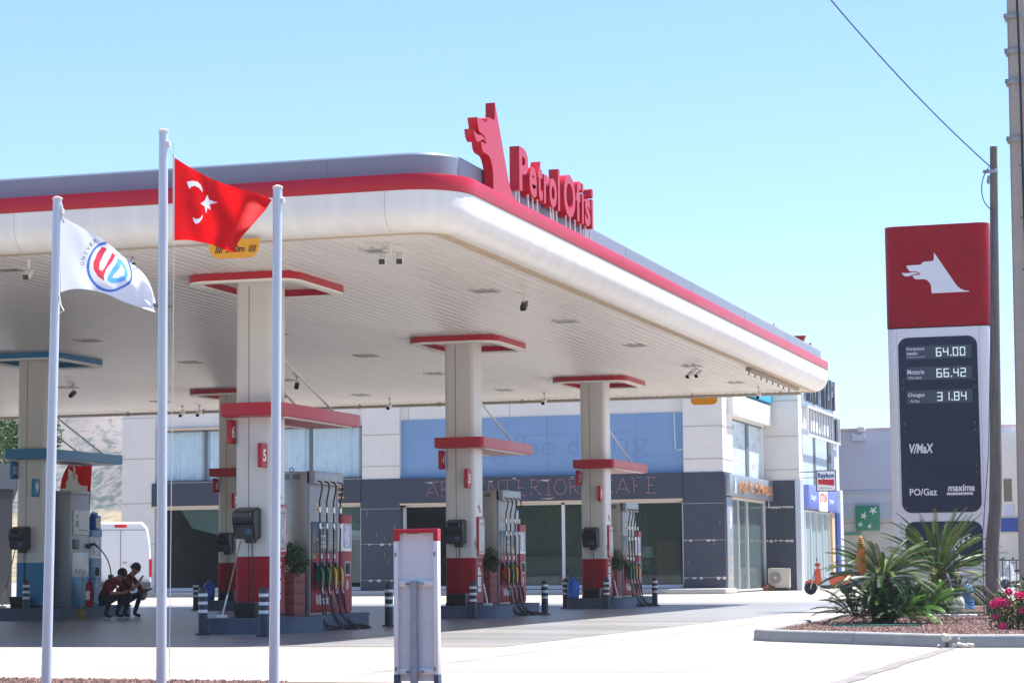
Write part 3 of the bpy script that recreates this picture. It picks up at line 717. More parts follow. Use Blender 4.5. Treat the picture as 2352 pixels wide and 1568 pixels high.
# payment terminals on the column fronts
def terminal(x, y, z, label, screen=(46, 84, 130)):
    t = thing('payment_terminal', label, 'terminal', (x, y, z), 0, 'black payment terminals on the columns')
    mb = MB()
    prof = [(0, 0), (0, .5), (-.12, .52), (-.34, .45), (-.36, .27), (-.28, .22), (-.27, .0)]
    A = [mb.bm.verts.new((-.19, a, b_)) for a, b_ in prof]; B = [mb.bm.verts.new((.19, a, b_)) for a, b_ in prof]
    fs = [mb._f(A[::-1]), mb._f(B)]
    for i in range(len(prof)): k = (i + 1) % len(prof); fs.append(mb._f([A[i], A[k], B[k], B[i]]))
    bmesh.ops.bevel(mb.bm, geom=list({e for f in fs for e in f.edges}), offset=.02, segments=2, affect='EDGES')
    bo = mb.build('casing', BLACK, t)
    fr = Fr((0, -.352, .36), (1, 0, 0), (0, -.11, .99))
    mb = MB(); mb.prism(rrect(-.11, .11, -.065, .07, .012, 2), fr, .004); mb.build('screen', BLACK2, t)
    mb = MB()
    for sx in (-.15, .13):
        for k in range(4): mb.prism([(sx, -.06 + k * .035), (sx + .02, -.06 + k * .035), (sx + .02, -.045 + k * .035), (sx, -.045 + k * .035)], fr, .004)
    mb.build('buttons', KEY, t)
    mb = MB(); mb.box(.02, .12, -.277, -.268, .07, .17, bev=.003); mb.build('card_reader', mat('reader screen', screen, .3) if screen[2] != 130 or 'reader screen' not in bpy.data.materials else bpy.data.materials['reader screen'], t)
    mb = MB(); mb.box(-.02, .13, -.22, -.05, -.07, .01, bev=.02); mb.build('printer_slot', BLACK, t)
    mb = MB(); mb.tube([(.03, -.02, .0), (.03, -.012, -1.1)], .008, 6); mb.build('cable', CHAR, t)
for (x, y, z, l) in ((-15.30, 35.445, 1.55, 'black payment terminal on the nearest column above the grey bollards'), (-15.30, 46.415, 1.55, 'black payment terminal on the middle column'), (-15.30, 57.385, 1.55, 'black payment terminal on the farthest column'), (-25.45, 57.385, 1.55, 'black payment terminal on the shaded column number 8'), (-25.55, 46.415, 1.55, 'black payment terminal on the blue column')):
    terminal(x, y, z, l)
# water tubs and squeegees in front of the columns
def tub(x, y, label):
    t = thing('water_tub', label, 'tub', (x, y, .26), 0, 'black water tubs at the column feet')
    mb = MB(); z0 = 0
    A = rrect(-.17, .17, -.12, .12, .03, 3); B = rrect(-.2, .2, -.15, .15, .035, 3); I = rrect(-.18, .18, -.13, .13, .03, 3)
    va = [mb.bm.verts.new((a, b_, 0)) for a, b_ in A]; vb = [mb.bm.verts.new((a, b_, .25)) for a, b_ in B]; vi = [mb.bm.verts.new((a, b_, .25)) for a, b_ in I]; vc = [mb.bm.verts.new((a * .92, b_ * .9, .12)) for a, b_ in A]
    n = len(A); mb._f(va[::-1])
    for q, w in ((va, vb), (vb, vi), (vi, vc)):
        for i in range(n): k = (i + 1) % n; mb._f([q[i], q[k], w[k], w[i]])
    mb._f(vc); mb.build('bucket', BLACK, t)
    mb = MB(); mb.ring(rrect(-.21, .21, -.16, .16, .04, 3), rrect(-.18, .18, -.13, .13, .03, 3), TOP(0, 0, .255), .02); mb.build('rim', CHAR, t)
for x, y, l in ((-15.22, 35.1, 'black water tub at the foot of the nearest column'), (-15.2, 46.1, 'black water tub at the foot of the middle column'), (-15.2, 57.1, 'black water tub at the foot of the farthest column'), (-25.3, 57.1, 'black water tub at the foot of the shaded column number 8'), (-25.45, 46.1, 'black water tub at the foot of the blue column')): tub(x, y, l)
WOODP = mat('worn wooden handle', (150, 132, 116), .7, var=.15, scale=10)
def squeegee(a, b_, label):
    a = Vector(a); b_ = Vector(b_); t = thing('squeegee', label, 'squeegee', tuple(a), 0, 'long-handled squeegees'); d = b_ - a
    mb = MB(); mb.tube([d * .28, d], .012, 8); mb.build('handle', WOODP, t)
    mb = MB(); mb.tube([d * .02, d * .3], .016, 8); mb.build('lower_sleeve', BAND, t)
    mb = MB(); mb.box(-.1, .1, -.02, .02, 0, .05, bev=.008); mb.build('head', BAND, t)
squeegee((-15.62, 35.0, .262), (-15.42, 35.3, 1.52), 'squeegee with white foot leaning on the nearest column')
squeegee((-14.62, 46.3, .262), (-14.98, 46.5, 1.75), 'squeegee leaning right of the middle terminal')
squeegee((-14.62, 57.3, .262), (-14.98, 57.5, 1.75), 'squeegee leaning right of the farthest terminal')
squeegee((-25.9, 46.1, .262), (-25.72, 46.38, 1.6), 'squeegee leaning on the blue column')

# planters
LEAFD = mat('dark shrub leaf', (46, 72, 38), .5, var=.3, scale=9); LEAFM = mat('mid green leaf', (72, 104, 46), .5, var=.3, scale=9); LEAFL = mat('bright green leaf', (128, 150, 60), .5, var=.2, scale=9)
def leaves(name, blobs, n, size, mats, parent=None, seed=1, droop=0., asp=.45):
    random.seed(seed); V = []; F = []; mi = []
    tot = sum(b_[3] ** 2 for b_ in blobs)
    for bx, by, bz, br in blobs:
        for k in range(int(n * br ** 2 / tot)):
            d = Vector((random.gauss(0, 1), random.gauss(0, 1), random.gauss(0, 1))); d.normalize(); r = br * random.random() ** .38
            c = Vector((bx, by, bz)) + Vector((d.x, d.y, d.z * .9)) * r
            a = (d + Vector((random.uniform(-1, 1), random.uniform(-1, 1), random.uniform(-1, 1) - droop))).normalized(); q = a.cross(Vector((random.random(), random.random(), random.random() - .5))).normalized()
            s_ = size * random.uniform(.6, 1.3); w = s_ * asp; b0 = len(V)
            V += [tuple(c - a * s_ * .5), tuple(c + q * w * .5), tuple(c + a * s_ * .5), tuple(c - q * w * .5)]; F.append((b0, b0 + 1, b0 + 2, b0 + 3)); mi.append(random.choices(range(len(mats)), weights=[3, 3, 1.2][:len(mats)])[0])
    return raw(name, V, F, mats, parent, mi)
def planter(x, y, label, seed, spread):
    t = thing('planter', label, 'planter', (x, y, .26), 0, 'slatted planters between columns and pumps')
    mb = MB(); mb.box(-.57, -.01, .01, .49, 0, .72)
    for k in range(4): mb.box(-.58, .0, 0, .5, .02 + k * .18, .18 + k * .18, bev=.01)
    mb.build('box', TERR, t)
    mb = MB(); mb.tube([(-.3, .25, .6), (-.25, .22, 1.1)], .02, 6); mb.build('stem', WOODP, t)
    leaves('foliage', [(-.3, .25, .95, .3), (-.1, .2, 1.05, .22), (-.05, .15, .82, .2), (-.45, .3, 1.05, .22), (spread, .1, .9, .13)], 1500, .07, [LEAFD, LEAFM, LEAFD], t, seed)
planter(-14.86, 36.25, 'brown slatted planter with a leafy shrub between the nearest column and its pump', 5, .12)
planter(-14.86, 47.25, 'brown slatted planter with a bushy shrub between the middle column and its pump', 6, .05)
planter(-14.86, 58.2, 'brown slatted planter with a shrub between the farthest column and its pump', 7, .2)

# bollards
def bollard():
    t = thing('bollard', '', 'bollard', (0, 0, 0), 0, 'dark blue bollards around the islands')
    mb = MB(); mb.lathe([(.075, 0), (.075, .70)] + [(.075 * math.cos(math.radians(a)), .70 + .075 * math.sin(math.radians(a))) for a in range(15, 91, 15)], seg=20); mb.build('post', BOLL, t, sharp=60)
    mb = MB(); mb.lathe([(.13, 0), (.13, .03), (.12, .035), (.08, .035)], seg=20); mb.build('base_plate', BOLL, t)
    for z in (.36, .49, .62): mb = MB(); mb.lathe([(.0755, z), (.0775, z + .002), (.0775, z + .048), (.0755, z + .05)], seg=20); mb.build('band', BAND, t)
    return t
BL = [(-15.64, 34.3, 0, 'bollard left of the nearest island, fully in view'), (-14.2, 33.4, 0, 'bollard just left of the rightmost flagpole'), (-14.35, 39.5, 0, 'bollard right of the nearest pump hoses'),
      (-26.2, 57.0, 0, 'bollard left of column number 8, farthest left of the dark ones in the middle'), (-14.67, 45.45, 0, 'bollard in front of the middle column'), (-14.32, 49.55, 0, 'bollard right of the middle pump hoses'),
      (-15.95, 57.1, 0, 'bollard left of the farthest island'), (-14.66, 56.3, 0, 'bollard in front of the farthest column'), (-14.42, 60.5, 0, 'bollard right of the farthest pump hoses'), (-25.1, 45.75, .1, 'bollard standing on the island by the blue column')]
bo = bollard()
for k, (x, y, z, l) in enumerate(BL):
    if k == 0: bo.location = (x, y, z); bo['label'] = l
    else: dup(bo, (x, y, z), l)

# LPG pump on the blue island
t = thing('gas_pump', 'tall grey LPG pump with blue lower panel and Po/Gaz lettering at the left', 'gas pump', (-24.75, 47.1, .26))
mb = MB(); mb.box(-.6, 0, 0, .93, .0, 2.55, bev=.012); mb.box(-.63, .03, -.03, .96, 2.55, 2.62, bev=.01); ho = mb.build('housing', STEEL2, t)
mb = MB()
for k in range(3): mb.box(-.5, -.44, -.006, .001, 1.98 + k * .08, 2.03 + k * .08)
for k in range(3): mb.lathe([(.018, 0), (.0, .01)], (-.3, -.005, .7 + k * .6), 8, ax=Fr((0, 0, 0), (1, 0, 0), (0, 0, 1)))
mb.build('vent', DARKG, ho)
mb = MB(); mb.box(0, .03, .12, .88, 1.62, 2.18, bev=.01); dpl = mb.build('display_panel', LBL, t)
mb = MB(); mb.box(.03, .034, .2, .36, 1.8, 1.95); mb.box(.03, .034, .25, .32, 2.0, 2.08); mb.box(.03, .034, .35, .8, 1.71, 1.74); mb.build('readout', PANELD, dpl)
mb = MB(); mb.box(-.001, .02, .12, .42, 1.3, 1.52, bev=.005); mb.build('holster', BLACK, t)
mb = MB(); mb.box(0, .015, .1, .88, .66, 1.22, bev=.005); wp = mb.build('white_panel', WHITE, t)
mb = MB(); mb.text('Po/Gaz', RIGHT(.017, .5, .80), .52, .11, .003, .02); mb.build('lettering', BLUE, wp)
mb = MB(); mb.box(0, .014, .1, .88, .02, .655, bev=.004); mb.build('lower_panel', BLUE, t)
mb = MB(); mb.box(-.0, .06, .8, .95, 1.32, 1.42, bev=.012); mb.tube([(.05, .9, 1.4), (.1, 1.0, 1.42), (.14, 1.1, 1.34)], [.04, .03, .022], 8); no = mb.build('nozzle', BLACK, t)
mb = MB(); mb.tube(bez((.14, 1.1, 1.34), (.25, 1.4, 1.15), (.3, 1.5, .85), (.25, 1.55, .5), 14) + bez((.25, 1.55, .5), (.2, 1.55, .1), (.35, 1.2, -.1), (.1, .9, .1), 10)[1:], .014, 8); mb.build('hose', RUB, no)
mb = MB(); mb.box(.2, .3, 1.47, 1.62, .48, .72, bev=.03); mb.build('breakaway', BLACK, no)

t = thing('fire_extinguisher', 'red fire extinguisher standing by the LPG pump at the left', 'extinguisher', (-24.3, 47.2, .0))
mb = MB(); mb.lathe([(.085, .26), (.09, .28), (.09, .72), (.07, .79), (.03, .83), (.03, .87)], seg=14); mb.build('cylinder', REDM, t)
mb = MB(); mb.tube([(0, 0, .86), (.06, .02, .9), (.12, .02, .88)], .012, 6); mb.tube(bez((0, 0, .87), (.12, -.05, .8), (.12, -.03, .6), (.1, 0, .45), 8), .01, 6); mb.build('hose', BLACK, t)
mb = MB(); mb.box(-.05, .05, -.094, -.088, .42, .62); mb.build('label_print', LBL, t)
t = thing('broom', 'yellow broom leaning by the seated men', 'broom', (-24.2, 46.6, .0))
mb = MB(); mb.tube([(0, 0, .2), (-.1, .25, 1.0)], .012, 6); mb.build('handle', WOODP, t)
mb = MB(); mb.box(-.1, .1, -.03, .03, .0, .2, bev=.02); mb.build('bristles', mat('straw bristles', (150, 118, 44), .9), t)

# red fire-point stand and blue bins left of the middle and farthest column
def firepoint(x, y, label):
    t = thing('fire_point', label, 'fire stand', (x, y, .26), 0)
    mb = MB(); mb.box(-.28, .28, 0, .25, .0, 1.05, bev=.02); bo_ = mb.build('cabinet', REDM, t)
    mb = MB(); mb.ring(rrect(-.12, .12, -.13, .13, .01, 2), rrect(-.105, .105, -.115, .115, .01, 2), FRONT(.1, -.004, .78), .004); mb.lathe([(.02, 0), (.035, .01), (.035, .1), (0, .13)], (.1, -.004, .71), 8); mb.text('YANGIN', FRONT(.1, -.004, .58), .26, .05, .003, .02); mb.text('DOLABI', FRONT(.1, -.004, .5), .26, .05, .003, .02); mb.build('lettering', TXTW, bo_)
    mb = MB(); mb.tube([(.0, .1, 1.05), (.0, .1, 1.3)], .02, 6); mb.lathe([(.0, -.16), (.1, -.15), (.19, -.06), (.2, 0), (.17, .06), (.07, .1), (0, .1)], (.12, .1, 1.5), 16); cr = mb.build('beacon', REDM, t)
    mb = MB(); mb.lathe([(.203, -.02), (.205, .0), (.203, .02)], (.12, .1, 1.5), 16); mb.build('stripe', TXTW, cr)
firepoint(-15.95, 45.9, 'red fire-fighting cabinet with white lettering left of the middle column')
def bluebin(x, y, l):
    t = thing('blue_container', l, 'container', (x, y, .26), 0, 'blue plastic containers by the columns')
    mb = MB(); mb.lathe([(.13, 0), (.15, .02), (.16, .36), (.1, .46), (.04, .5), (.04, .54), (0, .54)], seg=14); mb.build('body', JUG, t)
    mb = MB(); mb.tube(bez((-.1, 0, .44), (-.1, 0, .62), (.1, 0, .62), (.1, 0, .44), 8), .01, 6); mb.build('handle', CHAR, t)
bluebin(-15.75, 45.4, 'blue plastic container left of the middle column'); bluebin(-15.72, 57.0, 'blue plastic container left of the farthest column'); bluebin(-25.95, 57.3, 'blue plastic container left of column number 8')

# water bottles stacked at the far left
PET = mixmat('clear bottle plastic', (200, 214, 228), .55, .12, (225, 235, 245))
t0 = thing('bottle_pack', 'pack of clear water bottles, upper one of the stack at the left edge', 'bottle pack', (-33.4, 57.2, .62), 0, 'shrink-wrapped packs of water bottles')
mb = MB()
for a in range(4):
    for b_ in range(2): mb.lathe([(.055, 0), (.06, .02), (.06, .2), (.055, .24), (.018, .3), (.018, .33)], (-.2 + a * .13, -.065 + b_ * .13, 0), 8)
mb.build('bottles', PET, t0)
mb = MB(); mb.box(-.27, .26, -.135, .135, .05, .16, bev=.01); mb.build('wrapper', mat('printed wrap', (150, 176, 206), .3, var=.4, scale=10), t0)
for k, (x, y, z, l) in enumerate([(-33.4, 57.2, .29, 'pack of clear water bottles, middle one of the stack at the left edge'), (-33.35, 57.2, -.04 + .04, 'pack of clear water bottles, bottom one of the stack at the left edge'), (-32.9, 57.0, 0, 'pack of clear water bottles on the ground right of the stack'), (-34.0, 57.3, .29, 'pack of clear water bottles left of the stack top, cut by the picture edge')]): dup(t0, (x, y, z), l)
dup(t0, (-34.0, 57.3, 0), 'pack of clear water bottles on the ground at the very left edge')
# ================================================================ BUILDINGS
WALL = mat('cream rendered wall', (222, 216, 208), .75, var=.05, scale=1.1, bump=.05, bscale=8)
DSTONE = mat('dark slate cladding', (48, 54, 70), .42, var=.12, scale=1.6, stretch=(1, 1, 2))
CHIP = mat('chipped pale plaster', (206, 200, 190), .85)
BLUEP = mat('blue painted boarding', (118, 150, 188), .6, var=.05, scale=.8)
BLUED = mat('ghost lettering blue', (108, 141, 181), .6)
FRAMEW = mat('white window frame', (214, 214, 212), .45)
SILL = mat('sandstone strip', (214, 186, 154), .7)
GLZ = mixmat('shop window glass', (150, 160, 168), .9, .015, (205, 215, 212)); GLZ.node_tree.nodes['Principled BSDF'].inputs['Metallic'].default_value = 1.
CURT = mat('pale blue curtain', (240, 244, 246), .8, var=.08, scale=3)
INT = mat('shop interior wall', (84, 82, 78), .9, var=.2, scale=.6)
INTD = mat('dark interior', (40, 38, 38), .9)
WOODF = mat('brown wood furniture', (128, 74, 44), .5, var=.2, scale=4)
YF = 90.0
bl = thing('shop_building', 'long two-storey commercial building with dark slate base, blue boarded bay and cream pillars', 'building', (-30, 90, 0))
def B(x, y, z=0): return (x + 30, y - 90, z)
def bx(mb, x0, x1, y0, y1, z0, z1, bev=0., m=0): mb.box(x0 + 30, x1 + 30, y0 - 90, y1 - 90, z0, z1, bev, m)
# pillars
mb = MB(); bx(mb, -44.85, -43.3, 90, 118, 0, 9.3)
pa = mb.build('pillar', WALL, bl)
mb = MB()
for z in (2.2, 3.95, 5.85, 7.6): bx(mb, -44.86, -43.29, 89.985, 90.0, z, z + .03)
mb.build('render_joints', mat('wall joint', (176, 168, 158), .8), pa)
mb = MB(); bx(mb, -33.86, -32.2, 90, 92, 4.79, 9.3); pb = mb.build('pillar', WALL, bl)
mb = MB(); bx(mb, -33.9, -32.16, 89.96, 92, .0, 4.79); pbd = mb.build('pillar_cladding', DSTONE, bl)
mb = MB(); bx(mb, -20.2, -18.6, 90, 92, 4.79, 9.3); pc = mb.build('pillar', WALL, bl)
mb = MB(); bx(mb, -20.24, -18.56, 89.96, 91.4, .0, 4.79); pcd = mb.build('pillar_cladding', DSTONE, bl)
for p_, x0, x1 in ((pb, -33.87, -32.19), (pc, -20.21, -18.59)):
    mb = MB()
    for z in (5.3, 6.6): bx(mb, x0, x1, 89.985, 90.0, z, z + .03)
    if p_ is pc:
        for z in (5.3, 6.6): bx(mb, -18.6, -18.585, 90, 92, z, z + .03)
    mb.build('render_joints', bpy.data.materials['wall joint'], p_)
random.seed(21)
for p_, x0, x1 in ((pbd, -33.9, -32.16), (pcd, -20.24, -18.56)):
    mb = MB()
    for z in (3.55, 2.1, .62):
        bx(mb, x0, x1, 89.955, 89.961, z, z + .012)
        if z < 2.5:
            x = x0 + .05
            while x < x1 - .1:
                w = random.uniform(.03, .2); h = random.uniform(.02, .1)
                if random.random() < (.75 if z < 1 else .5): mb.prism([(x + 30, z - h * .6), (x + 30 + w * .5, z - h), (x + 30 + w, z - h * .4), (x + 30 + w, z + h * .35), (x + 30, z + h * .4)], FRONT(0, -.046, 0), .006)
                x += w + random.uniform(0, .15)
    mb.build('chipped_joints', CHIP, p_)
# upper wall band, roof slab, back walls
mb = MB(); bx(mb, -43.3, -33.86, 90.25, 90.6, 7.14, 9.3); bx(mb, -32.2, -20.2, 90.25, 90.6, 7.2, 9.3); bx(mb, -44.8, -18.7, 90.7, 118, 9.1, 9.35); bx(mb, -44.8, -22, 117.7, 118, 0, 9.1); mb.build('upper_wall', WALL, bl)
mb = MB(); bx(mb, -44.4, -18.9, 90.9, 117.6, 3.9, 4.7); bx(mb, -22.3, -22.0, 97, 117.6, 0, 3.9); mb.build('floor_slab', INT, bl)
mb = MB()
for xx in (-27.5, -31.9): bx(mb, xx, xx + .02, 90.235, 90.25, 7.2, 9.2)
mb.build('wall_seams', bpy.data.materials['wall joint'], bl)
# dark fascia bands
FX = MB(); bx(FX, -43.4, -33.9, 89.9, 90.3, 3.82, 4.79); bx(FX, -32.16, -20.24, 89.9, 90.3, 3.76, 4.79); fa = FX.build('fascia_band', DSTONE, bl)
mb = MB(); bx(mb, -43.4, -33.9, 89.88, 90.25, 3.75, 3.82); bx(mb, -32.16, -20.24, 89.88, 90.25, 3.69, 3.76); bx(mb, -43.3, -33.86, 90.1, 90.25, 7.05, 7.14); bx(mb, -43.3, -33.9, 90.05, 90.25, 4.79, 4.84); mb.build('stone_strip', SILL, bl)
mb = MB()
for k in range(14):
    x = random.uniform(-31.9, -20.6); z = random.choice([4.6, 4.7, 3.85, 3.9, 4.2]); w = random.uniform(.1, .5); mb.prism([(x + 30, z), (x + 30 + w, z + random.uniform(-.06, .06)), (x + 30 + w, z + .02)], FRONT(0, -.104, 0), .003)
for k in range(9):
    x = random.choice([random.uniform(-33.8, -32.3), random.uniform(-20.1, -18.7)]); z = random.uniform(1, 4.6); w = random.uniform(.1, .4); mb.prism([(x + 30, z), (x + 30 + .01, z), (x + 30 + random.uniform(-.05, .05), z + w)], FRONT(0, -.045, 0), .003)
mb.build('scratches', CHIP, fa)
# upper left windows with curtains
wd = MB()
for xx in (-43.3, -41.1, -38.85, -36.3, -33.98): bx(wd, xx, xx + .12, 90.2, 90.3, 4.84, 7.05)
bx(wd, -43.3, -33.86, 90.2, 90.3, 4.84, 4.92); bx(wd, -43.3, -33.86, 90.2, 90.3, 6.98, 7.05)
w1 = wd.build('window', mat('grey aluminium', (96, 104, 112), .5), bl)
mb = MB(); bx(mb, -43.2, -33.9, 90.24, 90.26, 4.9, 7.0); mb.build('pane', mixmat('curtain window glass', (170, 190, 200), .93, .03, (245, 250, 252)), w1)
V = []; F = []; n = 240
for k in range(n + 1):
    x = -43.25 + 9.4 * k / n; yy = 90.38 + .07 * math.sin(k * 1.1) + .04 * math.sin(k * .37) + (0 if (k // 60) % 2 else .0)
    V += [(x + 30, yy - 90, 4.86), (x + 30, yy - 90 + .02, 7.02)]
for k in range(n): F.append((2 * k, 2 * k + 2, 2 * k + 3, 2 * k + 1))
raw('curtain', V, F, CURT, w1, smooth=True)
# blue boarded panel
mb = MB(); bx(mb, -32.2, -20.2, 90.2, 90.35, 4.79, 7.2); bp_ = mb.build('blue_panel', BLUEP, bl)
mb = MB()
for xx in (-29.9, -25.9, -22.2): bx(mb, xx, xx + .02, 90.19, 90.2, 4.8, 7.2)
for a, c, z in ((-32.2, -29.9, 6.35), (-29.9, -27.4, 5.6), (-22.2, -20.3, 5.45), (-27.4, -22.4, 6.45)): bx(mb, a, c, 90.19, 90.2, z, z + .02)
mb.build('board_joints', BLUED, bp_)
mb = MB(); mb.text('ibe', FRONT(3.6, .193, 6.0), 1.7, .85, .004, -.01); mb.text('g', FRONT(2.1, .193, 5.75), .75, .95, .004, -.01); mb.text('ddi', FRONT(5.6, .193, 6.0), 1.3, .8, .004, -.01); mb.text('ng', FRONT(7.6, .193, 5.8), 1.5, .8, .004, -.01); mb.build('ghost_lettering', BLUED, bp_)
# hanging cable
mb = MB(); mb.tube([(9.4, .1, 9.0), (9.42, .12, 7.2), (9.44, .1, 6.4), (9.46, .1, 5.75), (9.6, .08, 5.68), (9.8, -.02, 5.75)], .02, 5); tag(mb.build('loose_cable', FRAMEW), 'thin white cable dangling over the right end of the blue panel', 'cable').location = (-30, 90, 0)
# ground floor glazing
def glazing(x0, x1, posts, z1, nm):
    mb = MB()
    for p_ in posts: bx(mb, p_, p_ + .13, 90.3, 90.42, .22, z1)
    bx(mb, x0, x1, 90.3, 90.42, .22, .36); bx(mb, x0, x1, 90.3, 90.42, z1 - .08, z1)
    w = mb.build('shop_window', FRAMEW, bl); mb = MB(); bx(mb, x0 + .02, x1 - .02, 90.345, 90.36, .3, z1 - .05); mb.build('pane', GLZ, w)
glazing(-43.3, -33.9, (-43.3, -39.4, -34.05), 3.75, 0); glazing(-32.16, -20.24, (-32.16, -25.35, -24.2, -20.36), 3.69, 1)
mb = MB(); bx(mb, -43.2, -20.3, 96.5, 96.7, .2, 3.9); bx(mb, -43.25, -20.3, 90.5, 96.5, .16, .2); bx(mb, -33.7, -32.4, 90.6, 96.5, .2, 3.9); mb.build('interior', INT, bl)
mb = MB(); bx(mb, -21.9, -20.35, 91.2, 91.35, .2, 3.7); bx(mb, -31.9, -28.9, 91.1, 91.3, .2, 3.7); mb.build('interior_screen', INTD, bl)
mb = MB(); V = []; F = []; n = 90
for k in range(n + 1):
    x = -28.7 + 6.6 * k / n; yy = 91.6 + .07 * math.sin(k * 1.3); V += [(x + 30, yy - 90, 1.75 + .15 * math.sin(k * .09)), (x + 30, yy - 90, 3.65)]
for k in range(n): F.append((2 * k, 2 * k + 2, 2 * k + 3, 2 * k + 1))
raw('drape', V, F, mat('grey green drape', (92, 96, 86), .9, var=.3, scale=2, stretch=(6, 1, .3)), bl, smooth=True); mb.bm.free()
mb = MB(); mb.prism([(-13.2 + .9, 3.7), (-13.2 + 1.4, 2.9), (-10.4, 2.55), (-4.1, 2.3), (-4.1, 3.7)], FRONT(0, .5, 0), .02); mb.build('reflection_sheet', mat('pale reflection sheet', (222, 230, 232), .7), bl)  # pale sheet behind the glass, put in for the bright upper reflection
# raised platform in front
mb = MB(); mb.box(-46, -18.2, 88.2, 90.3, 0, .2, bev=.03); mb.build('pavement', mat('pale stone platform', (188, 184, 176), .7, var=.08, scale=2, bump=.2, bscale=10), kind='structure')
# pink chalky letter outlines on the dark band
PINK = mat('faded pink letter edging', (176, 120, 122), .6)
GL = {'A': [[(0, 0), (.42, 1), (.85, 0)], [(.15, .3), (.7, .3)]], 'E': [[(.2, 0), (.2, 1)], [(.0, 1), (.7, 1)], [(.2, .5), (.55, .5)], [(0, 0), (.75, 0)]], 'R': [[(.12, 0), (.12, 1)], [(0, 1), (.45, 1), (.62, .82), (.55, .6), (.15, .5)], [(.3, .5), (.65, .08), (.8, .02)]], 'I': [[(.3, 0), (.3, 1)], [(.12, 1), (.48, 1)], [(.12, 0), (.48, 0)]],
      'O': [[(.42 + .4 * math.cos(a * .5236), .5 + .5 * math.sin(a * .5236)) for a in range(13)]], 'S': [[(.68, .85), (.45, 1), (.2, .92), (.15, .7), (.4, .52), (.62, .35), (.6, .1), (.35, 0), (.08, .15)]], 'F': [[(.2, 0), (.2, 1)], [(0, 1), (.7, 1)], [(.2, .5), (.5, .5)]], 'C': [[(.75, .85), (.45, 1), (.15, .8), (.08, .5), (.15, .2), (.45, 0), (.75, .15)]], 'T': [[(.4, 0), (.4, 1)], [(0, 1), (.8, 1)]], 'N': [[(.1, 0), (.1, 1), (.75, 0), (.75, 1)]]}
sg = thing('cafe_lettering', 'broken pink outlines of the removed letters of ART INTERIORS CAFE on the dark band', 'lettering', (-30.9, 89.885, 4.0)); random.seed(8)
x = -.1; step = (9.4) / 17
for c in 'ART INTERIORS CAFE':
    if c == ' ': x += .42 if x < 6 else .2; continue
    mb = MB()
    for pl in GL[c]:
        for (a, b_), (c_, d_) in zip(pl, pl[1:]):
            n = max(1, int(math.hypot(c_ - a, d_ - b_) / .16))
            for k in range(n):
                t0_, t1_ = (k + .05) / n, (k + .9) / n
                if random.random() < .1: continue
                mb.tube([(x + (a + (c_ - a) * t0_) * .62, 0, (b_ + (d_ - b_) * t0_) * .62), (x + (a + (c_ - a) * t1_) * .62, 0, (b_ + (d_ - b_) * t1_) * .62)], .016, 5)
    mb.build('letter', PINK, sg); x += .42 if c == 'I' else .6
sg = thing('cafe_sign', 'gold metal letters of CAFE on the dark band behind the nearest pump', 'sign', (-35.3, 89.88, 4.28))
for k, c in enumerate('CAFE'):
    mb = MB(); mb.text(c, FRONT(-1.35 + k * .62, 0, 0), .36, .5, .04, .0); mb.build('letter', mat('gold letter', (206, 164, 84), .4) if 'gold letter' not in bpy.data.materials else bpy.data.materials['gold letter'], sg)

# things inside the shop window
def chairw(x, y, rz, l):
    t = thing('wooden_chair', l, 'chair', (x, y, .2), rz, 'folding wooden chairs in the shop window')
    OAK = bpy.data.materials.get('oak') or mat('oak', (196, 140, 92), .5)
    mb = MB(); mb.box(-.22, .22, -.2, .2, .43, .46, bev=.01); mb.build('seat', OAK, t)
    mb = MB(); [mb.box(-.2 + k * .08, -.16 + k * .08, .2, .225, .55, .9) for k in range(6)]; mb.box(-.22, .22, .2, .23, .88, .95); mb.build('backrest', OAK, t)
    for s_ in (-.21, .21): mb = MB(); mb.tube([(s_, -.25, 0), (s_, .22, .92)], .018, 6); mb.build('leg', OAK, t); mb = MB(); mb.tube([(s_, .28, 0), (s_, -.15, .45)], .018, 6); mb.build('leg', OAK, t)
chairw(-27.4, 92.0, 1.4, 'light wooden folding chair behind the glass right of the middle pump'); chairw(-25.9, 92.3, -1.5, 'light wooden folding chair behind the glass left of the white mullion')
t = thing('reflection_sofa', 'long pale seat shape added under the drape for the band reflected in the cafe glass', 'reflection_sofa', (-25.5, 92.9, .2))  # added seat shape, its pale colour stands in for a reflected band
mb = MB(); mb.box(-2.9, 2.9, -.4, .45, .15, .48, bev=.06); mb.build('seat', FRAMEW, t)  # pale part of the added shape for the reflected band
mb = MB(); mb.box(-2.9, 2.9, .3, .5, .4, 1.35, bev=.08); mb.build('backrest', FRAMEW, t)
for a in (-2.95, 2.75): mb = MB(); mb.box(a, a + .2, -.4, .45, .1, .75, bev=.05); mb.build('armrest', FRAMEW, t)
t = thing('table_lamp', 'white-shaded table lamp behind the glass at the right end of the cafe window', 'lamp', (-21.95, 90.95, .9))
mb = MB(); mb.lathe([(.16, 0), (.17, .03), (.1, .12), (.17, .28), (.12, .4), (.03, .48), (.03, .6)], seg=16); mb.build('base', mat('teal ceramic', (92, 130, 130), .3), t)
mb = MB(); mb.lathe([(.3, .55), (.2, .98)], seg=20); mb.build('lamp_shade', mat('cream shade', (236, 230, 214), .8), t)
t = thing('side_table', 'dark side table under the white-shaded lamp', 'table', (-21.95, 90.95, .2)); mb = MB(); mb.box(-.4, .4, -.3, .3, .62, .7, bev=.01); mb.build('top', INTD, t)
for a in (-.35, .35):
    for c in (-.25, .25): mb = MB(); mb.box(a - .03, a + .03, c - .03, c + .03, 0, .62); mb.build('leg', INTD, t)
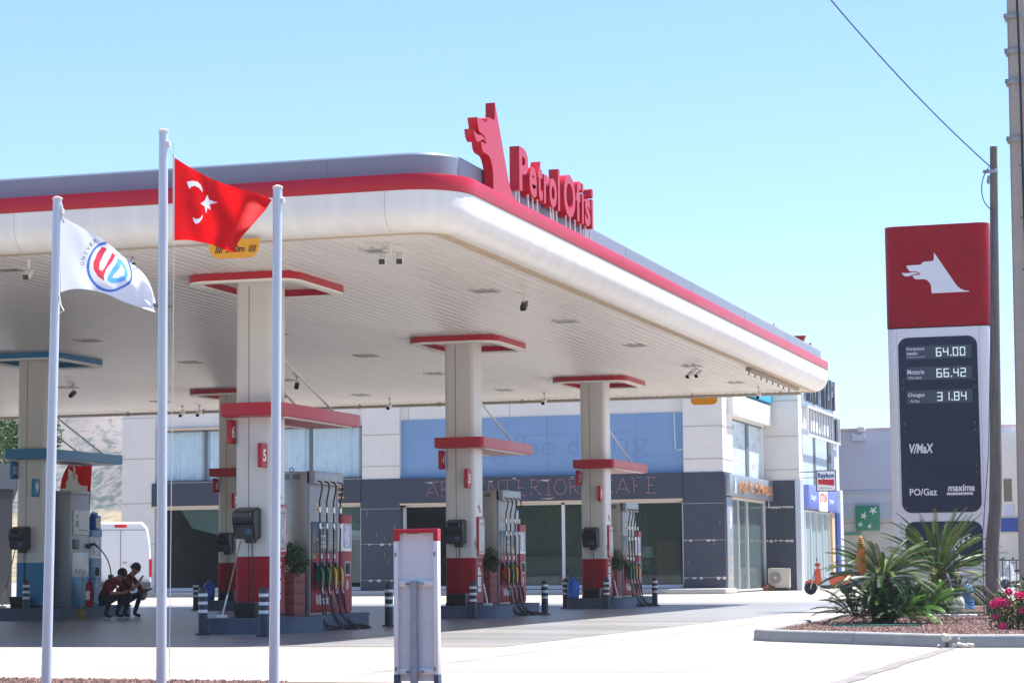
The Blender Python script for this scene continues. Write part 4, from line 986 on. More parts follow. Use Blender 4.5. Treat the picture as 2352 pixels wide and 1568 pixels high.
t = thing('wardrobe', 'brown wooden wardrobe with open door behind the glass', 'wardrobe', (-21.0, 90.8, .2)); mb = MB(); mb.box(-.5, .35, -.2, .25, 0, 1.95, bev=.02); mb.build('body', WOODF, t); mb = MB(); mb.box(-.48, -.08, -.22, -.2, .1, 1.85, bev=.005); mb.box(-.06, .33, -.22, -.2, .1, 1.85, bev=.005); mb.build('door', WOODF, t)
t = thing('counter', 'long pale counter inside the left shop window', 'counter', (-38, 93, .2)); mb = MB(); mb.box(-3.6, 1.2, -.3, .5, 0, 1.0, bev=.02); mb.build('base', WOODF, t); mb = MB(); mb.box(-3.7, 1.3, -.4, .6, 1.0, 1.06, bev=.01); mb.build('top', FRAMEW, t)
t = thing('cabinet_frame', 'pale upright frame inside the left shop window', 'frame', (-40.6, 92.2, .2)); mb = MB(); mb.ring(rrect(-.4, .4, 0, 2.1, .02, 1), rrect(-.32, .32, .08, 2.02, .02, 1), FRONT(0, 0, 0), .08); mb.build('frame', FRAMEW, t); mb = MB(); mb.box(-.32, .32, .02, .05, 1.0, 1.08); mb.build('rail', FRAMEW, t)

# ---- side facade (facing right)
sf = thing('side_shops', 'sunlit side wing of the commercial building with shop fronts stepping back to the right', 'building', (-18.6, 90, 0))
WHITEW = mat('white side wall', (224, 222, 218), .7, var=.04, scale=1.5)
def sx(mb, x0, x1, y0, y1, z0, z1, bev=0., m=0): mb.box(x0 + 18.6, x1 + 18.6, y0 - 90, y1 - 90, z0, z1, bev, m)
mb = MB(); sx(mb, -18.95, -18.7, 92, 99.3, 7.05, 9.3); sx(mb, -18.95, -18.72, 98.9, 99.5, 0, 9.3); mb.build('upper_wall', WHITEW, sf)
mb = MB(); sx(mb, -18.95, -18.74, 92, 98.9, 4.75, 7.05); uw = mb.build('sticker_window', mat('milky sticker window', (196, 212, 216), .3, var=.12, scale=1.2), sf)
mb = MB(); sx(mb, -18.74, -18.70, 91.4, 98.9, 6.98, 7.05); sx(mb, -18.74, -18.70, 95.3, 95.9, 4.75, 6.98); mb.build('mullion', bpy.data.materials['grey aluminium'], uw)
random.seed(4); mb = MB()
for k in range(26): y_ = random.choice([random.uniform(92.3, 95), random.uniform(96.2, 98.6)]); z_ = random.uniform(5.0, 6.8); sx(mb, -18.74, -18.735, y_, y_ + random.uniform(.1, .6), z_, z_ + random.uniform(.05, .25))
mb.build('stickers', mat('pale cyan sticker', (128, 196, 214), .4, var=.3, scale=3, col2=(226, 170, 180)), uw)
mb = MB(); sx(mb, -18.7, -18.35, 91.0, 99.4, 7.1, 8.0, bev=.02); mb.build('white_signboard', WHITEW, sf)
mb = MB(); sx(mb, -18.72, -18.3, 93.6, 100.0, 8.1, 9.6, bev=.02); mb.build('cyan_signboard', mat('cyan signboard', (60, 186, 226), .4, var=.15, scale=2), sf)
mb = MB(); sx(mb, -18.56, -18.36, 90.1, 99.6, 3.85, 4.72, bev=.015); gb = mb.build('grey_signboard', mat('brushed grey signboard', (150, 158, 166), .4, metal=.4), sf)
mb = MB(); mb.text('AŞK İÇ MİMARLIK', RIGHT(.32, 5.4, 4.28), 7.4, .6, .03, .02); mb.build('lettering', mat('copper letters', (170, 118, 80), .45), gb)
AR = [(0, 0), (.16, .4), (.0, 1.0), (-.16, .4)]
def arrow(mb, fr, h):
    mb.prism([(-.18 * h, 0), (-.05 * h, .35 * h), (-.14 * h, .35 * h), (0, h), (.14 * h, .35 * h), (.05 * h, .35 * h), (.18 * h, 0), (0, .25 * h)], fr, .04)
mb = MB(); arrow(mb, RIGHT(.3, 1.0, 3.95), .75); mb.build('arrow_emblem', TXTW, gb)
mb = MB(); sx(mb, -18.56, -18.5, 90.2, 91.3, .2, 3.8, bev=.01); vs = mb.build('vertical_sign', mat('grey metal sign strip', (158, 166, 176), .4, metal=.4) , sf)
mb = MB(); arrow(mb, RIGHT(.13, .75, 2.5), 1.0); mb.build('arrow_emblem', TXTW, vs)
mb = MB()
for k, s_ in enumerate(('iç', 'mi', 'mar', 'lık', 'a')): mb.text(s_, RIGHT(.11, .75, 2.05 - k * .36), .4, .16, .01)
mb.build('lettering', mat('faded copper letters', (206, 172, 140), .5), vs)
mb = MB()
for yy in (91.4, 93.1, 95.0, 98.8): sx(mb, -18.75, -18.62, yy, yy + .06, .1, 3.85)
sx(mb, -18.75, -18.62, 91.4, 98.9, 3.75, 3.85); sx(mb, -18.75, -18.62, 91.4, 98.9, .05, .12); gw = mb.build('shop_window', FRAMEW, sf)
mb = MB(); sx(mb, -18.70, -18.69, 91.4, 98.9, .1, 3.8); mb.build('pane', mixmat('side shop glazing', (112, 128, 128), .4, .06, (215, 225, 225)), gw)  # grey-blue pane colour stands in for the bright reflection
mb = MB(); sx(mb, -21.8, -21.6, 91.5, 99, 0, 3.9); mb.build('interior', mat('bright interior', (160, 164, 160), .8, var=.25, scale=.8), sf)
mb = MB(); sx(mb, -18.76, -18.6, 90.05, 98.9, 3.80, 3.9); mb.build('stone_strip', SILL, sf)
# second pillar, stepping out
mb = MB(); sx(mb, -18.8, -17.2, 99.5, 100.4, 4.75, 9.6); p2 = mb.build('pillar', WALL, sf)
mb = MB()
for z in (5.2, 6.65, 8.2): sx(mb, -18.81, -17.19, 99.485, 99.5, z, z + .03)
mb.build('render_joints', bpy.data.materials['wall joint'], p2)
mb = MB(); sx(mb, -18.75, -17.42, 99.46, 100.4, 0, 4.75); pd = mb.build('pillar_cladding', DSTONE, sf)
random.seed(31); mb = MB()
for z in (3.6, 2.15):
    x = -18.7
    while x < -17.5:
        w = random.uniform(.05, .2); h = random.uniform(.03, .1)
        mb.prism([(x + 18.6, z - h * .5), (x + 18.6 + w, z - h), (x + 18.6 + w, z + .03), (x + 18.6, z + .03)], Fr((0, 9.455, 0)), .006); x += w + random.uniform(0, .1)
mb.build('chipped_joints', CHIP, pd)
mb = MB(); sx(mb, -17.4, -17.17, 99.45, 100.3, 0, 4.78); mb.build('corner_strip', mat('pale metal strip', (196, 204, 214), .4, metal=.2), sf)
mb = MB(); mb.tube([(.2, 9.42, 9.2), (.22, 9.4, 7.6), (-.05, 9.38, 6.9), (-.1, 9.4, 5.6), (.0, 9.4, 4.9), (.05, 9.42, 3.6)], .025, 6); mb.build('downpipe', FRAMEW, p2)
mb = MB(); sx(mb, -17.5, -17.3, 100.4, 109.2, 0.0, 9.6); bw = mb.build('wing_wall', WHITEW, sf)
mb = MB(); sx(mb, -17.3, -17.27, 100.9, 108, 4.6, 6.9); mb.build('milky_window', bpy.data.materials['milky sticker window'], bw)
mb = MB(); sx(mb, -17.27, -17.25, 103.6, 104.2, 4.6, 6.9); sx(mb, -17.27, -17.2, 107.5, 108.3, 4.6, 6.9); mb.build('mullion', bpy.data.materials['grey aluminium'], bw)
mb = MB(); sx(mb, -17.3, -17.0, 100.7, 108.4, 3.55, 4.6, bev=.015); jb = mb.build('blue_signboard', mat('lavender blue signboard', (116, 132, 204), .4), sf)
mb = MB(); sx(mb, -17.0, -16.98, 103.3, 105.6, 3.5, 4.72); wq = mb.build('sign_square', mat('white sign square', (236, 232, 220), .5), jb)
mb = MB(); mb.text('JOTUN', RIGHT(1.625, 14.4, 4.05), 1.9, .5, .01, .02); sx(mb, -16.98, -16.975, 103.35, 105.55, 4.5, 4.7); mb.build('lettering', TXTR, wq)
mb = MB(); mb.text('bayi', RIGHT(1.605, 11.9, 4.05), 1.3, .35, .01); mb.text('boya', RIGHT(1.605, 16.9, 4.0), 1.2, .3, .01); mb.build('lettering', TXTW, jb)
mb = MB(); sx(mb, -17.3, -17.27, 100.9, 107.6, .05, 3.45); mb.build('shop_pane', mat('painted reflection glazing', (150, 176, 182), .08, var=.18, scale=.9, stretch=(1, 2, .3)), bw)  # pale mottled colour paints the reflection into the pane
mb = MB()
for yy in (100.8, 102.3, 103.9, 105.6, 107.4): sx(mb, -17.27, -17.2, yy, yy + .08, .05, 3.5)
sx(mb, -17.28, -17.18, 100.7, 108.2, 3.42, 3.5); mb.build('window_frame', FRAMEW, bw)
mb = MB(); sx(mb, -17.3, -17.1, 107.6, 108.4, 0, 3.5); mb.build('stone_strip', SILL, bw)
mb = MB(); sx(mb, -17.3, -17.0, 108.4, 109.2, 0, 3.5); mb.build('blue_strip', mat('navy strip', (34, 66, 148), .5), bw)
mb = MB(); sx(mb, -17.35, -16.95, 109.2, 110.0, 0, 4.6); sx(mb, -17.35, -17.1, 108.6, 110.0, 4.6, 9.6); mb.build('end_pier', mat('pale bluish pier', (206, 214, 226), .6), sf)
# louvred frame and roof letters
lv = thing('empty_sign_frame', 'empty white metal sign frame with thin uprights high on the side wing', 'sign frame', (-17.0, 105, 7.4))
mb = MB()
for z in (-.62, .62): mb.box(0, .08, -4.5, 4.5, z - .05, z + .05)
for y_ in (-4.5, 4.42): mb.box(0, .08, y_, y_ + .08, -.57, .57)
mb.build('frame', FRAMEW, lv)
mb = MB()
for k in range(11): mb.box(.02, .05, -3.9 + k * .75, -3.86 + k * .75, -.57, .57)
mb.build('uprights', mat('thin grey bar', (120, 122, 130), .5), lv)
mb = MB(); mb.box(-.2, -.02, 3.9, 4.4, -.55, .55); mb.build('backing', INTD, lv)
rl = thing('roof_lettering', 'tall dark letters ending in AVE YAPI on the mirrored parapet above the empty sign frame', 'sign', (-17.0, 105, 8.8))
mb = MB(); mb.box(-.3, -.15, -4.6, 5.0, -.75, 1.1, bev=.01); mb.build('backboard', mat('pale mirrored cladding', (176, 202, 226), .25, metal=.3), rl)
x = -4.1
for c, w in (('A', .9), ('V', .9), ('E', .7), (' ', .5), ('Y', .9), ('A', .9), ('P', .8), ('I', .3)):
    if c != ' ': mb = MB(); mb.text(c, RIGHT(.1, x + w / 2, .15), w, 1.35, .18, .02); mb.build('letter', mat('dark grey letter', (70, 74, 84), .4) if 'dark grey letter' not in bpy.data.materials else bpy.data.materials['dark grey letter'], rl)
    x += w + .18
t = thing('hanging_sign', 'small white Raykon sign with red block jutting from the second pillar', 'sign', (-16.05, 99.6, 4.7), 0)
mb = MB(); mb.box(-.43, .43, -.05, .05, -.45, .45, bev=.01); bo_ = mb.build('panel', mat('sign white', (232, 234, 236), .4), t)
mb = MB(); mb.ring(rrect(-.44, .44, -.46, .46, .02, 2), rrect(-.4, .4, -.42, .42, .02, 2), FRONT(0, -.055, 0), .02); mb.tube([(-1.2, 0, .4), (-.43, 0, .4)], .02, 6); mb.tube([(-1.2, 0, .15), (-.43, 0, .15)], .015, 6); mb.build('frame', CHAR, t)
mb = MB(); mb.text('Raykon', FRONT(0, -.056, .2), .72, .28, .006, .04); mb.build('lettering', mat('navy letters', (28, 70, 130), .4), bo_)
mb = MB(); mb.prism([(-.35, -.14), (.35, -.22), (.35, .06), (-.35, .06)], FRONT(0, -.056, 0), .006); mb.build('red_block', TXTR, bo_)
mb = MB(); mb.text('Boya ve Yalıtım', FRONT(0, -.056, -.32), .5, .07, .006); mb.build('small_print', CHAR, bo_)
# AC unit
t = thing('air_conditioner', 'beige outdoor air conditioner unit on the ground at the dark pillar', 'air conditioner', (-17.95, 98.5, .12))
mb = MB(); mb.box(-.5, .42, -.2, .2, 0, .85, bev=.03); ca = mb.build('casing', mat('aged beige casing', (206, 196, 178), .5, var=.06, scale=3), t)
mb = MB(); mb.disc(FRONT(-.18, -.205, .44), .27, .01, 24); fan = mb.build('fan_guard', mat('grey fan guard', (140, 128, 118), .6), t)
mb = MB()
for r_ in (.08, .14, .2, .26): mb.tube([(-.18 + r_ * math.cos(a * .2618), -.212, .44 + r_ * math.sin(a * .2618)) for a in range(24)], .006, 4, closed=True)
mb.box(-.23, -.13, -.222, -.205, .39, .49); mb.build('grille_rings', FRAMEW, fan)
mb = MB(); mb.box(-.45, -.38, -.18, .18, -.12, 0); mb.box(.3, .37, -.18, .18, -.12, 0); mb.build('feet', CHAR, t)

# ---- bank building
LAV = mat('lavender grey wall', (196, 202, 220), .7, var=.03, scale=.8)
bk = thing('bank_building', 'plain lavender grey building with a green star sign, behind the side wing', 'building', (-12, 118, 0))
mb = MB(); mb.box(-7.5, 5.4, 0, 20, 3.6, 7.9); mb.build('upper_wall', LAV, bk)
mb = MB(); mb.box(-7.5, 5.4, .15, 20, 0, 3.6); mb.build('lower_wall', WALL, bk)
mb = MB(); mb.box(-7.6, 5.5, -.08, 20.1, 7.9, 8.02); mb.build('coping', mat('pinkish coping', (206, 178, 182), .6), bk)
mb = MB(); mb.box(-7.5, 5.4, -.06, .0, 4.7, 4.85); mb.box(-7.5, 5.4, -.03, .15, 3.4, 4.2); mb.build('fascia_strip', mat('pale strip', (176, 192, 206), .5), bk)
mb = MB(); mb.box(-7.0, -5.3, -.05, .15, 2.6, 2.7); mb.build('green_strip', mat('green strip', (70, 160, 130), .5), bk)
mb = MB(); mb.box(-7.5, 5.4, -.035, -.03, 3.18, 3.2); mb.build('wall_cable', CHAR, bk)
t = thing('bank_sign', 'square green sign with four white star birds on the bank wall', 'sign', (-16.93, 117.85, 3.45))
mb = MB(); mb.box(-.6, .6, -.08, .1, -.64, .62, bev=.015); gs = mb.build('panel', mat('bank green', (0, 138, 98), .4), t)
def star(cx, cy, r, rot, sk):
    P = []
    for k in range(10): a = math.radians(rot + 36 * k); q = (r * (1.35 if k == 0 else 1)) if k % 2 == 0 else r * .38; P.append((cx + q * math.cos(a) * sk, cy + q * math.sin(a)))
    return P
mb = MB()
for cx_, cy_, r_, ro in ((.3, .36, .23, 50), (-.18, .1, .2, 70), (-.36, -.32, .15, 80), (.1, -.42, .15, 60)): mb.prism(star(cx_, cy_, r_, ro, 1.), FRONT(0, -.084, 0), .004)
mb.build('stars', TXTW, gs)
t = thing('wall_floodlight', 'white floodlight with two heads on the top of the bank wall', 'floodlight', (-17.25, 117.75, 7.75))
mb = MB(); mb.tube([(.1, .2, .25), (.1, -.1, .25)], .05, 8); mb.box(-.05, .35, -.3, .05, .05, .35, bev=.08); mb.build('bracket', WHITE, t)
mb = MB(); mb.box(-.35, .35, -.4, -.1, -.45, -.05, bev=.05); mb.build('lamp_head', mat('grey lamp head', (150, 156, 166), .4), t)
mb = MB(); mb.box(-.3, .3, -.41, -.395, -.4, -.1); mb.build('lamp_glass', mat('lamp glass', (206, 214, 224), .15), t)
# ---- building at the far right
rb = thing('corner_house', 'beige house with tall window and blue sign behind the wooden pole', 'building', (-7.5, 110, 0))
mb = MB(); mb.box(-2.2, -.55, .05, 12, 0, 6.6); mb.box(-.55, 6, -1.5, 10, 0, 6.65); mb.box(-2.2, -.8, .05, 12, 6.6, 7.2); mb.build('wall', WALL, rb)
mb = MB(); mb.box(-1.92, -1.55, .02, .06, 3.95, 5.0); mb.build('window', mat('brown window', (120, 100, 84), .4), rb)
mb = MB(); mb.box(-1.92, -1.5, .0, .06, 3.3, 3.8); mb.build('panel', LAV, rb)
mb = MB(); mb.box(-2.1, -.5, -.1, .04, 2.55, 3.18); mb.build('blue_sign', mat('royal blue sign', (20, 66, 150), .4), rb)
fn = thing('railing', 'thin dark railing in front of the beige house', 'railing', (-9.2, 96, 0))
mb = MB()
for k in range(9): mb.box(-.02 + k * .28, .02 + k * .28, -.02, .02, .05, 1.2)
mb.build('post', CHAR, fn); mb = MB(); mb.box(-.1, 2.4, -.02, .02, 1.18, 1.22); mb.box(-.1, 2.4, -.015, .015, .15, .18); mb.build('rail', CHAR, fn)
# ---- dark station shop at the left edge
t = thing('station_shop', 'dark grey station shop at the left edge behind the blue island', 'building', (-47.3, 64, 0))
mb = MB(); mb.box(-6, 8.5, 0, 6, 3.86, 4.7); mb.build('fascia', mat('dark grey shop fascia', (58, 62, 72), .5), t)
mb = MB(); mb.box(-6, 8.4, .3, 5.9, 0, 3.86); mb.build('wall', mat('very dark wall', (26, 28, 34), .5), t)
mb = MB(); mb.box(3.0, 7.4, .22, .3, .1, 3.7); mb.build('door_glass', BLACK2, t)
# ================================================================ POLES, FLAGS, SIGNS
ALU = mat('pale aluminium pole', (196, 204, 216), .32, metal=.3, var=.05, scale=.8)
ROPE = mat('white rope', (220, 220, 216), .8)
def flagpole(x, y, top, lean, label):
    t = thing('flagpole', label, 'flagpole', (x, y, 0), 0, 'aluminium flagpoles')
    mb = MB(); mb.tube([(0, 0, 0), (lean * .5, 0, top * .5), (lean, 0, top)], [.043, .041, .038], 20); mb.build('pole', ALU, t)
    mb = MB(); mb.lathe([(.041, top), (.043, top + .004), (.043, top + .02), (.02, top + .03), (0, top + .03)], (lean, 0, 0), 20); mb.lathe([(0, -.03), (.02, -.02), (.02, .02), (0, .03)], (lean + .045, 0, top - .1), 8); mb.build('cap', WHITE, t)
    return t
f1 = flagpole(-9.405, 17.5, 4.17, .06, 'leftmost flagpole, carrying the white university flag')
f2 = flagpole(-8.35, 17.5, 4.69, -.008, 'tallest flagpole, carrying the red star and crescent flag')
f3 = flagpole(-7.35, 17.5, 4.15, .03, 'rightmost flagpole, the one without a flag')
mb = MB(); mb.tube([(-8.262, 17.5, 4.6), (-8.255, 17.5, 3.9), (-8.262, 17.5, 2.5), (-8.28, 17.5, .1)], .0035, 5); mb.tube([(-8.31, 17.5, 4.62), (-8.28, 17.49, 4.5), (-8.262, 17.5, 4.48)], .004, 5)
tag(mb.build('halyard', ROPE), 'thin rope hanging beside the tallest flagpole', 'rope')
mb = MB(); mb.tube([(-9.305, 17.5, 4.13), (-9.29, 17.49, 4.08), (-9.3, 17.5, 4.02), (-9.28, 17.5, 3.98)], .007, 6); mb.tube([(-9.33, 17.5, 3.4), (-9.3, 17.49, 3.27), (-9.27, 17.49, 3.22), (-9.31, 17.5, 3.2)], .006, 6)
tag(mb.build('knotted_cord', ROPE), 'knotted cord tying the white flag to the leftmost pole', 'rope')

def px(x, y, Y=17.5):      # measured outline point -> position on the flag plane
    d = _F * 5300 + _R * (x - 1176) - _U * (y - 784); k = Y / d.y; return (d.x * k, 1 + d.z * k)
def smooth(P, n):
    P = [Vector((a, b_)) for a, b_ in P]; out = []
    L = [0]
    for a, b_ in zip(P, P[1:]): L.append(L[-1] + (b_ - a).length)
    for k in range(n + 1):
        s_ = L[-1] * k / n; i = 0
        while i < len(P) - 2 and L[i + 1] < s_: i += 1
        t = (s_ - L[i]) / max(1e-9, L[i + 1] - L[i]); p0 = P[max(0, i - 1)]; p1 = P[i]; p2 = P[i + 1]; p3 = P[min(len(P) - 1, i + 2)]
        out.append(.5 * ((2 * p1) + (p2 - p0) * t + (2 * p0 - 5 * p1 + 4 * p2 - p3) * t * t + (3 * p1 - p0 - 3 * p2 + p3) * t ** 3))
    return out
def cloth(name, parent, top, right, bottom, left, rip, mats, paint, nu=200, nv=130):
    """coons patch of four measured edges (in plane x,z), rippled in depth"""
    T, Rr, Bo, Lf = smooth(top, nu), smooth(right, nv), smooth(bottom, nu), smooth(left, nv)
    V = []; F = []; mi = []; Q = []
    for j_ in range(nv + 1):
        v = j_ / nv
        for i in range(nu + 1):
            u = i / nu
            p = T[i] * (1 - v) + Bo[i] * v + Lf[j_] * (1 - u) + Rr[j_] * u - (T[0] * (1 - u) * (1 - v) + T[nu] * u * (1 - v) + Bo[0] * (1 - u) * v + Bo[nu] * u * v)
            Q.append((p.x, p.y)); V.append((p.x, 17.5 + rip(u, v), p.y))
    for j_ in range(nv):
        for i in range(nu):
            a = j_ * (nu + 1) + i; F.append((a, a + nu + 1, a + nu + 2, a + 1)); c = ((Q[a][0] + Q[a + nu + 2][0]) / 2, (Q[a][1] + Q[a + nu + 2][1]) / 2); mi.append(paint(c))
    return raw(name, V, F, mats, parent, mi, smooth=True)
REDF = mixmat('red flag cloth', (196, 10, 20), .38, .75, (236, 20, 26), 'tl'); WHF = GLASSW
BLF = mixmat('blue flag print', (70, 110, 200), .45, .8, (90, 130, 215), 'tl'); BLF2 = mixmat('light blue flag print', (90, 165, 230), .45, .8, (100, 175, 235), 'tl'); RDF = mixmat('soft red flag print', (206, 60, 84), .45, .8, (220, 70, 90), 'tl')
tf = thing('flag', 'red flag with white crescent and star blowing between the two right poles', 'flag', (0, 0, 0))
tf.location = (-8.262, 17.5, 4.48)
def offs(o, t): o.location = -Vector(t.location)
top = [px(398, 360), px(440, 387), px(490, 412), px(540, 431), px(580, 440), px(620, 458)]
rt = [px(620, 458), px(611, 480), px(598, 505), px(578, 540), px(541, 581)]
bt = [px(399, 552), px(440, 553), px(480, 560), px(515, 573), px(541, 581)]
lf = [px(398, 360), px(398.5, 455), px(399, 552)]
def crescent(P):
    x, y = P
    def inE(cx, cy, a, b_, rot):
        c, s_ = math.cos(rot), math.sin(rot); X = (x - cx) * c + (y - cy) * s_; Y = -(x - cx) * s_ + (y - cy) * c
        return (X / a) ** 2 + (Y / b_) ** 2 < 1
    return 0
def trace(pts): return [px(a, b_) for a, b_ in pts]
z1 = lambda x, y: (x * .5102 / 1.7415, (500 + y * .5102) / 1.7415)
CR1 = trace([z1(*p) for p in [(1455, 442), (1500, 434), (1545, 444), (1575, 470), (1593, 500), (1597, 530), (1560, 492), (1520, 474), (1490, 480), (1475, 497)]])
CR2 = trace([z1(*p) for p in [(1523, 727), (1545, 742), (1572, 738), (1588, 722), (1601, 706), (1592, 738), (1570, 768), (1548, 780), (1535, 765)]])
ST = trace([z1(*p) for p in [(1640, 550), (1655, 592), (1708, 610), (1660, 628), (1666, 672), (1643, 655), (1630, 698), (1622, 645), (1580, 618), (1622, 600)]])
o = cloth('cloth', tf, top, rt, bt, lf, lambda u, v: u * (.09 * math.sin(u * 9 + v * 3.5) + .04 * math.sin(u * 17 - v * 7)) + .05 * u * math.sin(v * 5 + u * 2) , [REDF, WHF], lambda c: 1 if inpoly(c[0], c[1], CR1) or inpoly(c[0], c[1], CR2) or inpoly(c[0], c[1], ST) else 0, 260, 170); offs(o, tf)
mb = MB(); mb.tube([(0, 0, 0), (.003, 0, -.35), (.004, 0, -.71)], .009, 6); mb.build('hoist_band', WHITE, tf)
tf1 = thing('flag', 'white university flag with blue ring and red and blue emblem on the leftmost pole', 'flag', (-9.3, 17.5, 4.02))
top = trace([(141, 497), (170, 513), (200, 530), (235, 550), (265, 570), (300, 600), (330, 630), (347, 660), (356, 695)]); rt = trace([(356, 695), (354, 705), (352, 716)])
bt = trace([(139, 671), (165, 664), (195, 664), (240, 674), (300, 698), (352, 716)]); lf = trace([(141, 497), (140, 585), (139, 671)])
RC = px(*z1(858, 1110)); rr = math.dist(px(*z1(858, 1110)), px(*z1(1030, 1110)))
RL = trace([z1(*p) for p in [(815, 958), (850, 972), (810, 1040), (780, 1085), (768, 1130), (790, 1140), (830, 1100), (870, 1040), (890, 1003), (915, 1020), (870, 1085), (825, 1130), (800, 1170), (795, 1215), (755, 1185), (728, 1130), (730, 1075), (770, 1010)]])
BLs = trace([z1(*p) for p in [(930, 1045), (965, 1060), (985, 1110), (985, 1160), (955, 1210), (900, 1235), (850, 1235), (820, 1215), (825, 1180), (870, 1130), (905, 1085)]]); BLh = trace([z1(*p) for p in [(945, 1090), (960, 1130), (950, 1170), (910, 1195), (865, 1195), (880, 1165), (920, 1125)]])
def paint1(c):
    d = math.dist(c, RC) / rr
    if .93 < d < 1.04 and not (c[0] > RC[0] + rr * .2 and c[1] > RC[1] + rr * .15 and False): 
        if c[1] < RC[1] + rr * .25 or c[0] < RC[0] - rr * .1: return 1
    if inpoly(c[0], c[1], RL): return 2
    if inpoly(c[0], c[1], BLs) and not inpoly(c[0], c[1], BLh): return 3
    return 0
rip1 = lambda u, v: u * (.06 * math.sin(u * 8 + v * 5 + .5) + .02 * math.sin(u * 19 - v * 9)) + .04 * u * math.sin(v * 4 - 1)
o = cloth('cloth', tf1, top, rt, bt, lf, rip1, [WHF, BLF, RDF, BLF2], paint1, 260, 190); offs(o, tf1); flag1 = o
def arc_text(word, a0, a1, R_, name):
    mb = MB(); n = len(word)
    me = flag1.data
    for k, ch_ in enumerate(word):
        a = math.radians(a0 + (a1 - a0) * k / max(1, n - 1)); c = (RC[0] + R_ * math.cos(a), RC[1] + R_ * math.sin(a))
        best = min(me.vertices, key=lambda v: (v.co.x - c[0]) ** 2 + (v.co.z - c[1]) ** 2)
        t_ = a - math.pi / 2; fr = Fr((c[0], best.co.y - .012, c[1]), (math.cos(t_), 0, math.sin(t_)), (-math.sin(t_), 0, math.cos(t_)))
        mb._text(ch_, fr, .016 if ch_ in 'Iİ' else .028, .036, .001)
    o = mb.build(name, mat('navy print', (60, 66, 90), .7) if 'navy print' not in bpy.data.materials else bpy.data.materials['navy print'], tf1); offs(o, tf1); o['label'] = 'curved small navy lettering'
arc_text('ÜNİVER', 172, 118, rr * 1.22, 'lettering'); arc_text('KIT', 12, -8, rr * 1.2, 'lettering')

# foreground sign seen from the back
t = thing('pillar_sign', 'back of a narrow red-topped white sign on a galvanised pipe in the foreground', 'sign', (-5.605, 16, 0))
W2 = mat('white sign casing', (228, 229, 228), .35, var=.05, scale=3)
mb = MB(); mb.box(-.17, -.138, 0, .07, .25, 1.22, bev=.004); mb.box(.138, .17, 0, .07, .25, 1.22, bev=.004); mb.build('side_rail', W2, t)
mb = MB(); mb.box(-.138, .138, .045, .06, .2, 1.27); bk_ = mb.build('back_panel', mat('bluish white back panel', (216, 220, 224), .4, var=.08, scale=2.5), t)
mb = MB(); mb.box(-.172, .172, -.004, .075, 1.275, 1.305, bev=.005); mb.box(-.172, -.138, -.003, .072, 1.215, 1.28, bev=.003); mb.box(.138, .172, -.003, .072, 1.215, 1.28, bev=.003); mb.build('red_cap', RED, t)
mb = MB(); mb.box(-.173, -.137, -.002, .072, .1, .25, bev=.003); mb.box(.137, .173, -.002, .072, .1, .25, bev=.003); mb.build('dark_foot_rail', ISL, t)
mb = MB(); mb.tube([(-.015, .005, -.02), (-.015, .005, .5)], .029, 16); mb.tube([(-.015, .005, .5), (-.015, .005, .925)], .027, 16); mb.lathe([(.027, .925), (.0, .93)], (-.015, .005, 0), 16); mb.build('pipe', GALV, t)
for z in (.905, .27):
    mb = MB(); mb.box(-.138, .138, .018, .045, z - .022, z + .022, bev=.003); mb.build('cross_bar', W2, t)
    mb = MB(); mb.ring([(.034 * math.cos(a * .5236) - .015, .005 + .034 * math.sin(a * .5236)) for a in range(12)], [(.0275 * math.cos(a * .5236) - .015, .005 + .0275 * math.sin(a * .5236)) for a in range(12)], TOP(0, 0, z + .012), .024)
    for sx in (-.055, .035): mb.box(sx - .02, sx + .02, -.012, .018, z - .01, z + .01, bev=.003); mb.lathe([(.009, 0), (.009, .02), (0, .02)], (sx + (.02 if sx > 0 else -.01), -.012, z), 8, ax=Fr((0, 0, 0), (1, 0, 0), (0, 0, 1)))
    mb.build('clamp', GALV, t)
for z in (1.12, .29):
    for sx in (-.155, .145): mb = MB(); mb.box(sx - .007, sx + .009, -.006, .0, z - .015, z + .015, bev=.003); mb.build('clip', mat('grey clip', (130, 134, 142), .5) if 'grey clip' not in bpy.data.materials else bpy.data.materials['grey clip'], t)

# price totem
t = thing('price_totem', 'tall price totem with red dog-head top and dark panels of fuel prices', 'price sign', (-5.9, 53, 0))
t.rotation_euler = (0, 0, math.radians(-.8))
BODY = mat('totem white casing', (226, 228, 232), .35, var=.03, scale=.6)
def pill(w, d, r): return rrect(-w / 2, w / 2, 0, d, r, 7)
mb = MB(); mb.prism(pill(2.36, .6, .22), TOP(0, 0, 6.41), 6.41); bd = mb.build('casing', BODY, t, sharp=20)
mb = MB(); mb.prism(pill(2.38, .62, .23), TOP(0, -.01, 8.78), 2.34); hd = mb.build('head', REDM, t, sharp=20)
mb = MB(); mb.prism(pill(2.3, .5, .2), TOP(0, .03, 6.45), .06); mb.build('head_gap', DARKG, hd)
mb = MB(); add_dog(mb, FRONT(-.79, -.012, 7.2), 1.52, .94, .012); mb.build('emblem', TXTW, hd)
PAN = mat('glossy dark blue panel', (34, 44, 68), .25, spec=.3); PAN2 = mat('display strip', (62, 74, 92), .25)
mb = MB(); mb.prism(rrect(-.92, .87, 2.2, 6.2, .22, 6), FRONT(0, -.012, 0), .02); pn = mb.build('price_panel', PAN, t)
mb = MB()
for fr_ in (.271, .513, .755): z = 6.2 - 4.0 * fr_; mb.box(-.9, .86, -.0135, -.0125, z - .006, z + .006)
mb.build('panel_seam', BLACK2, pn)
mb = MB()
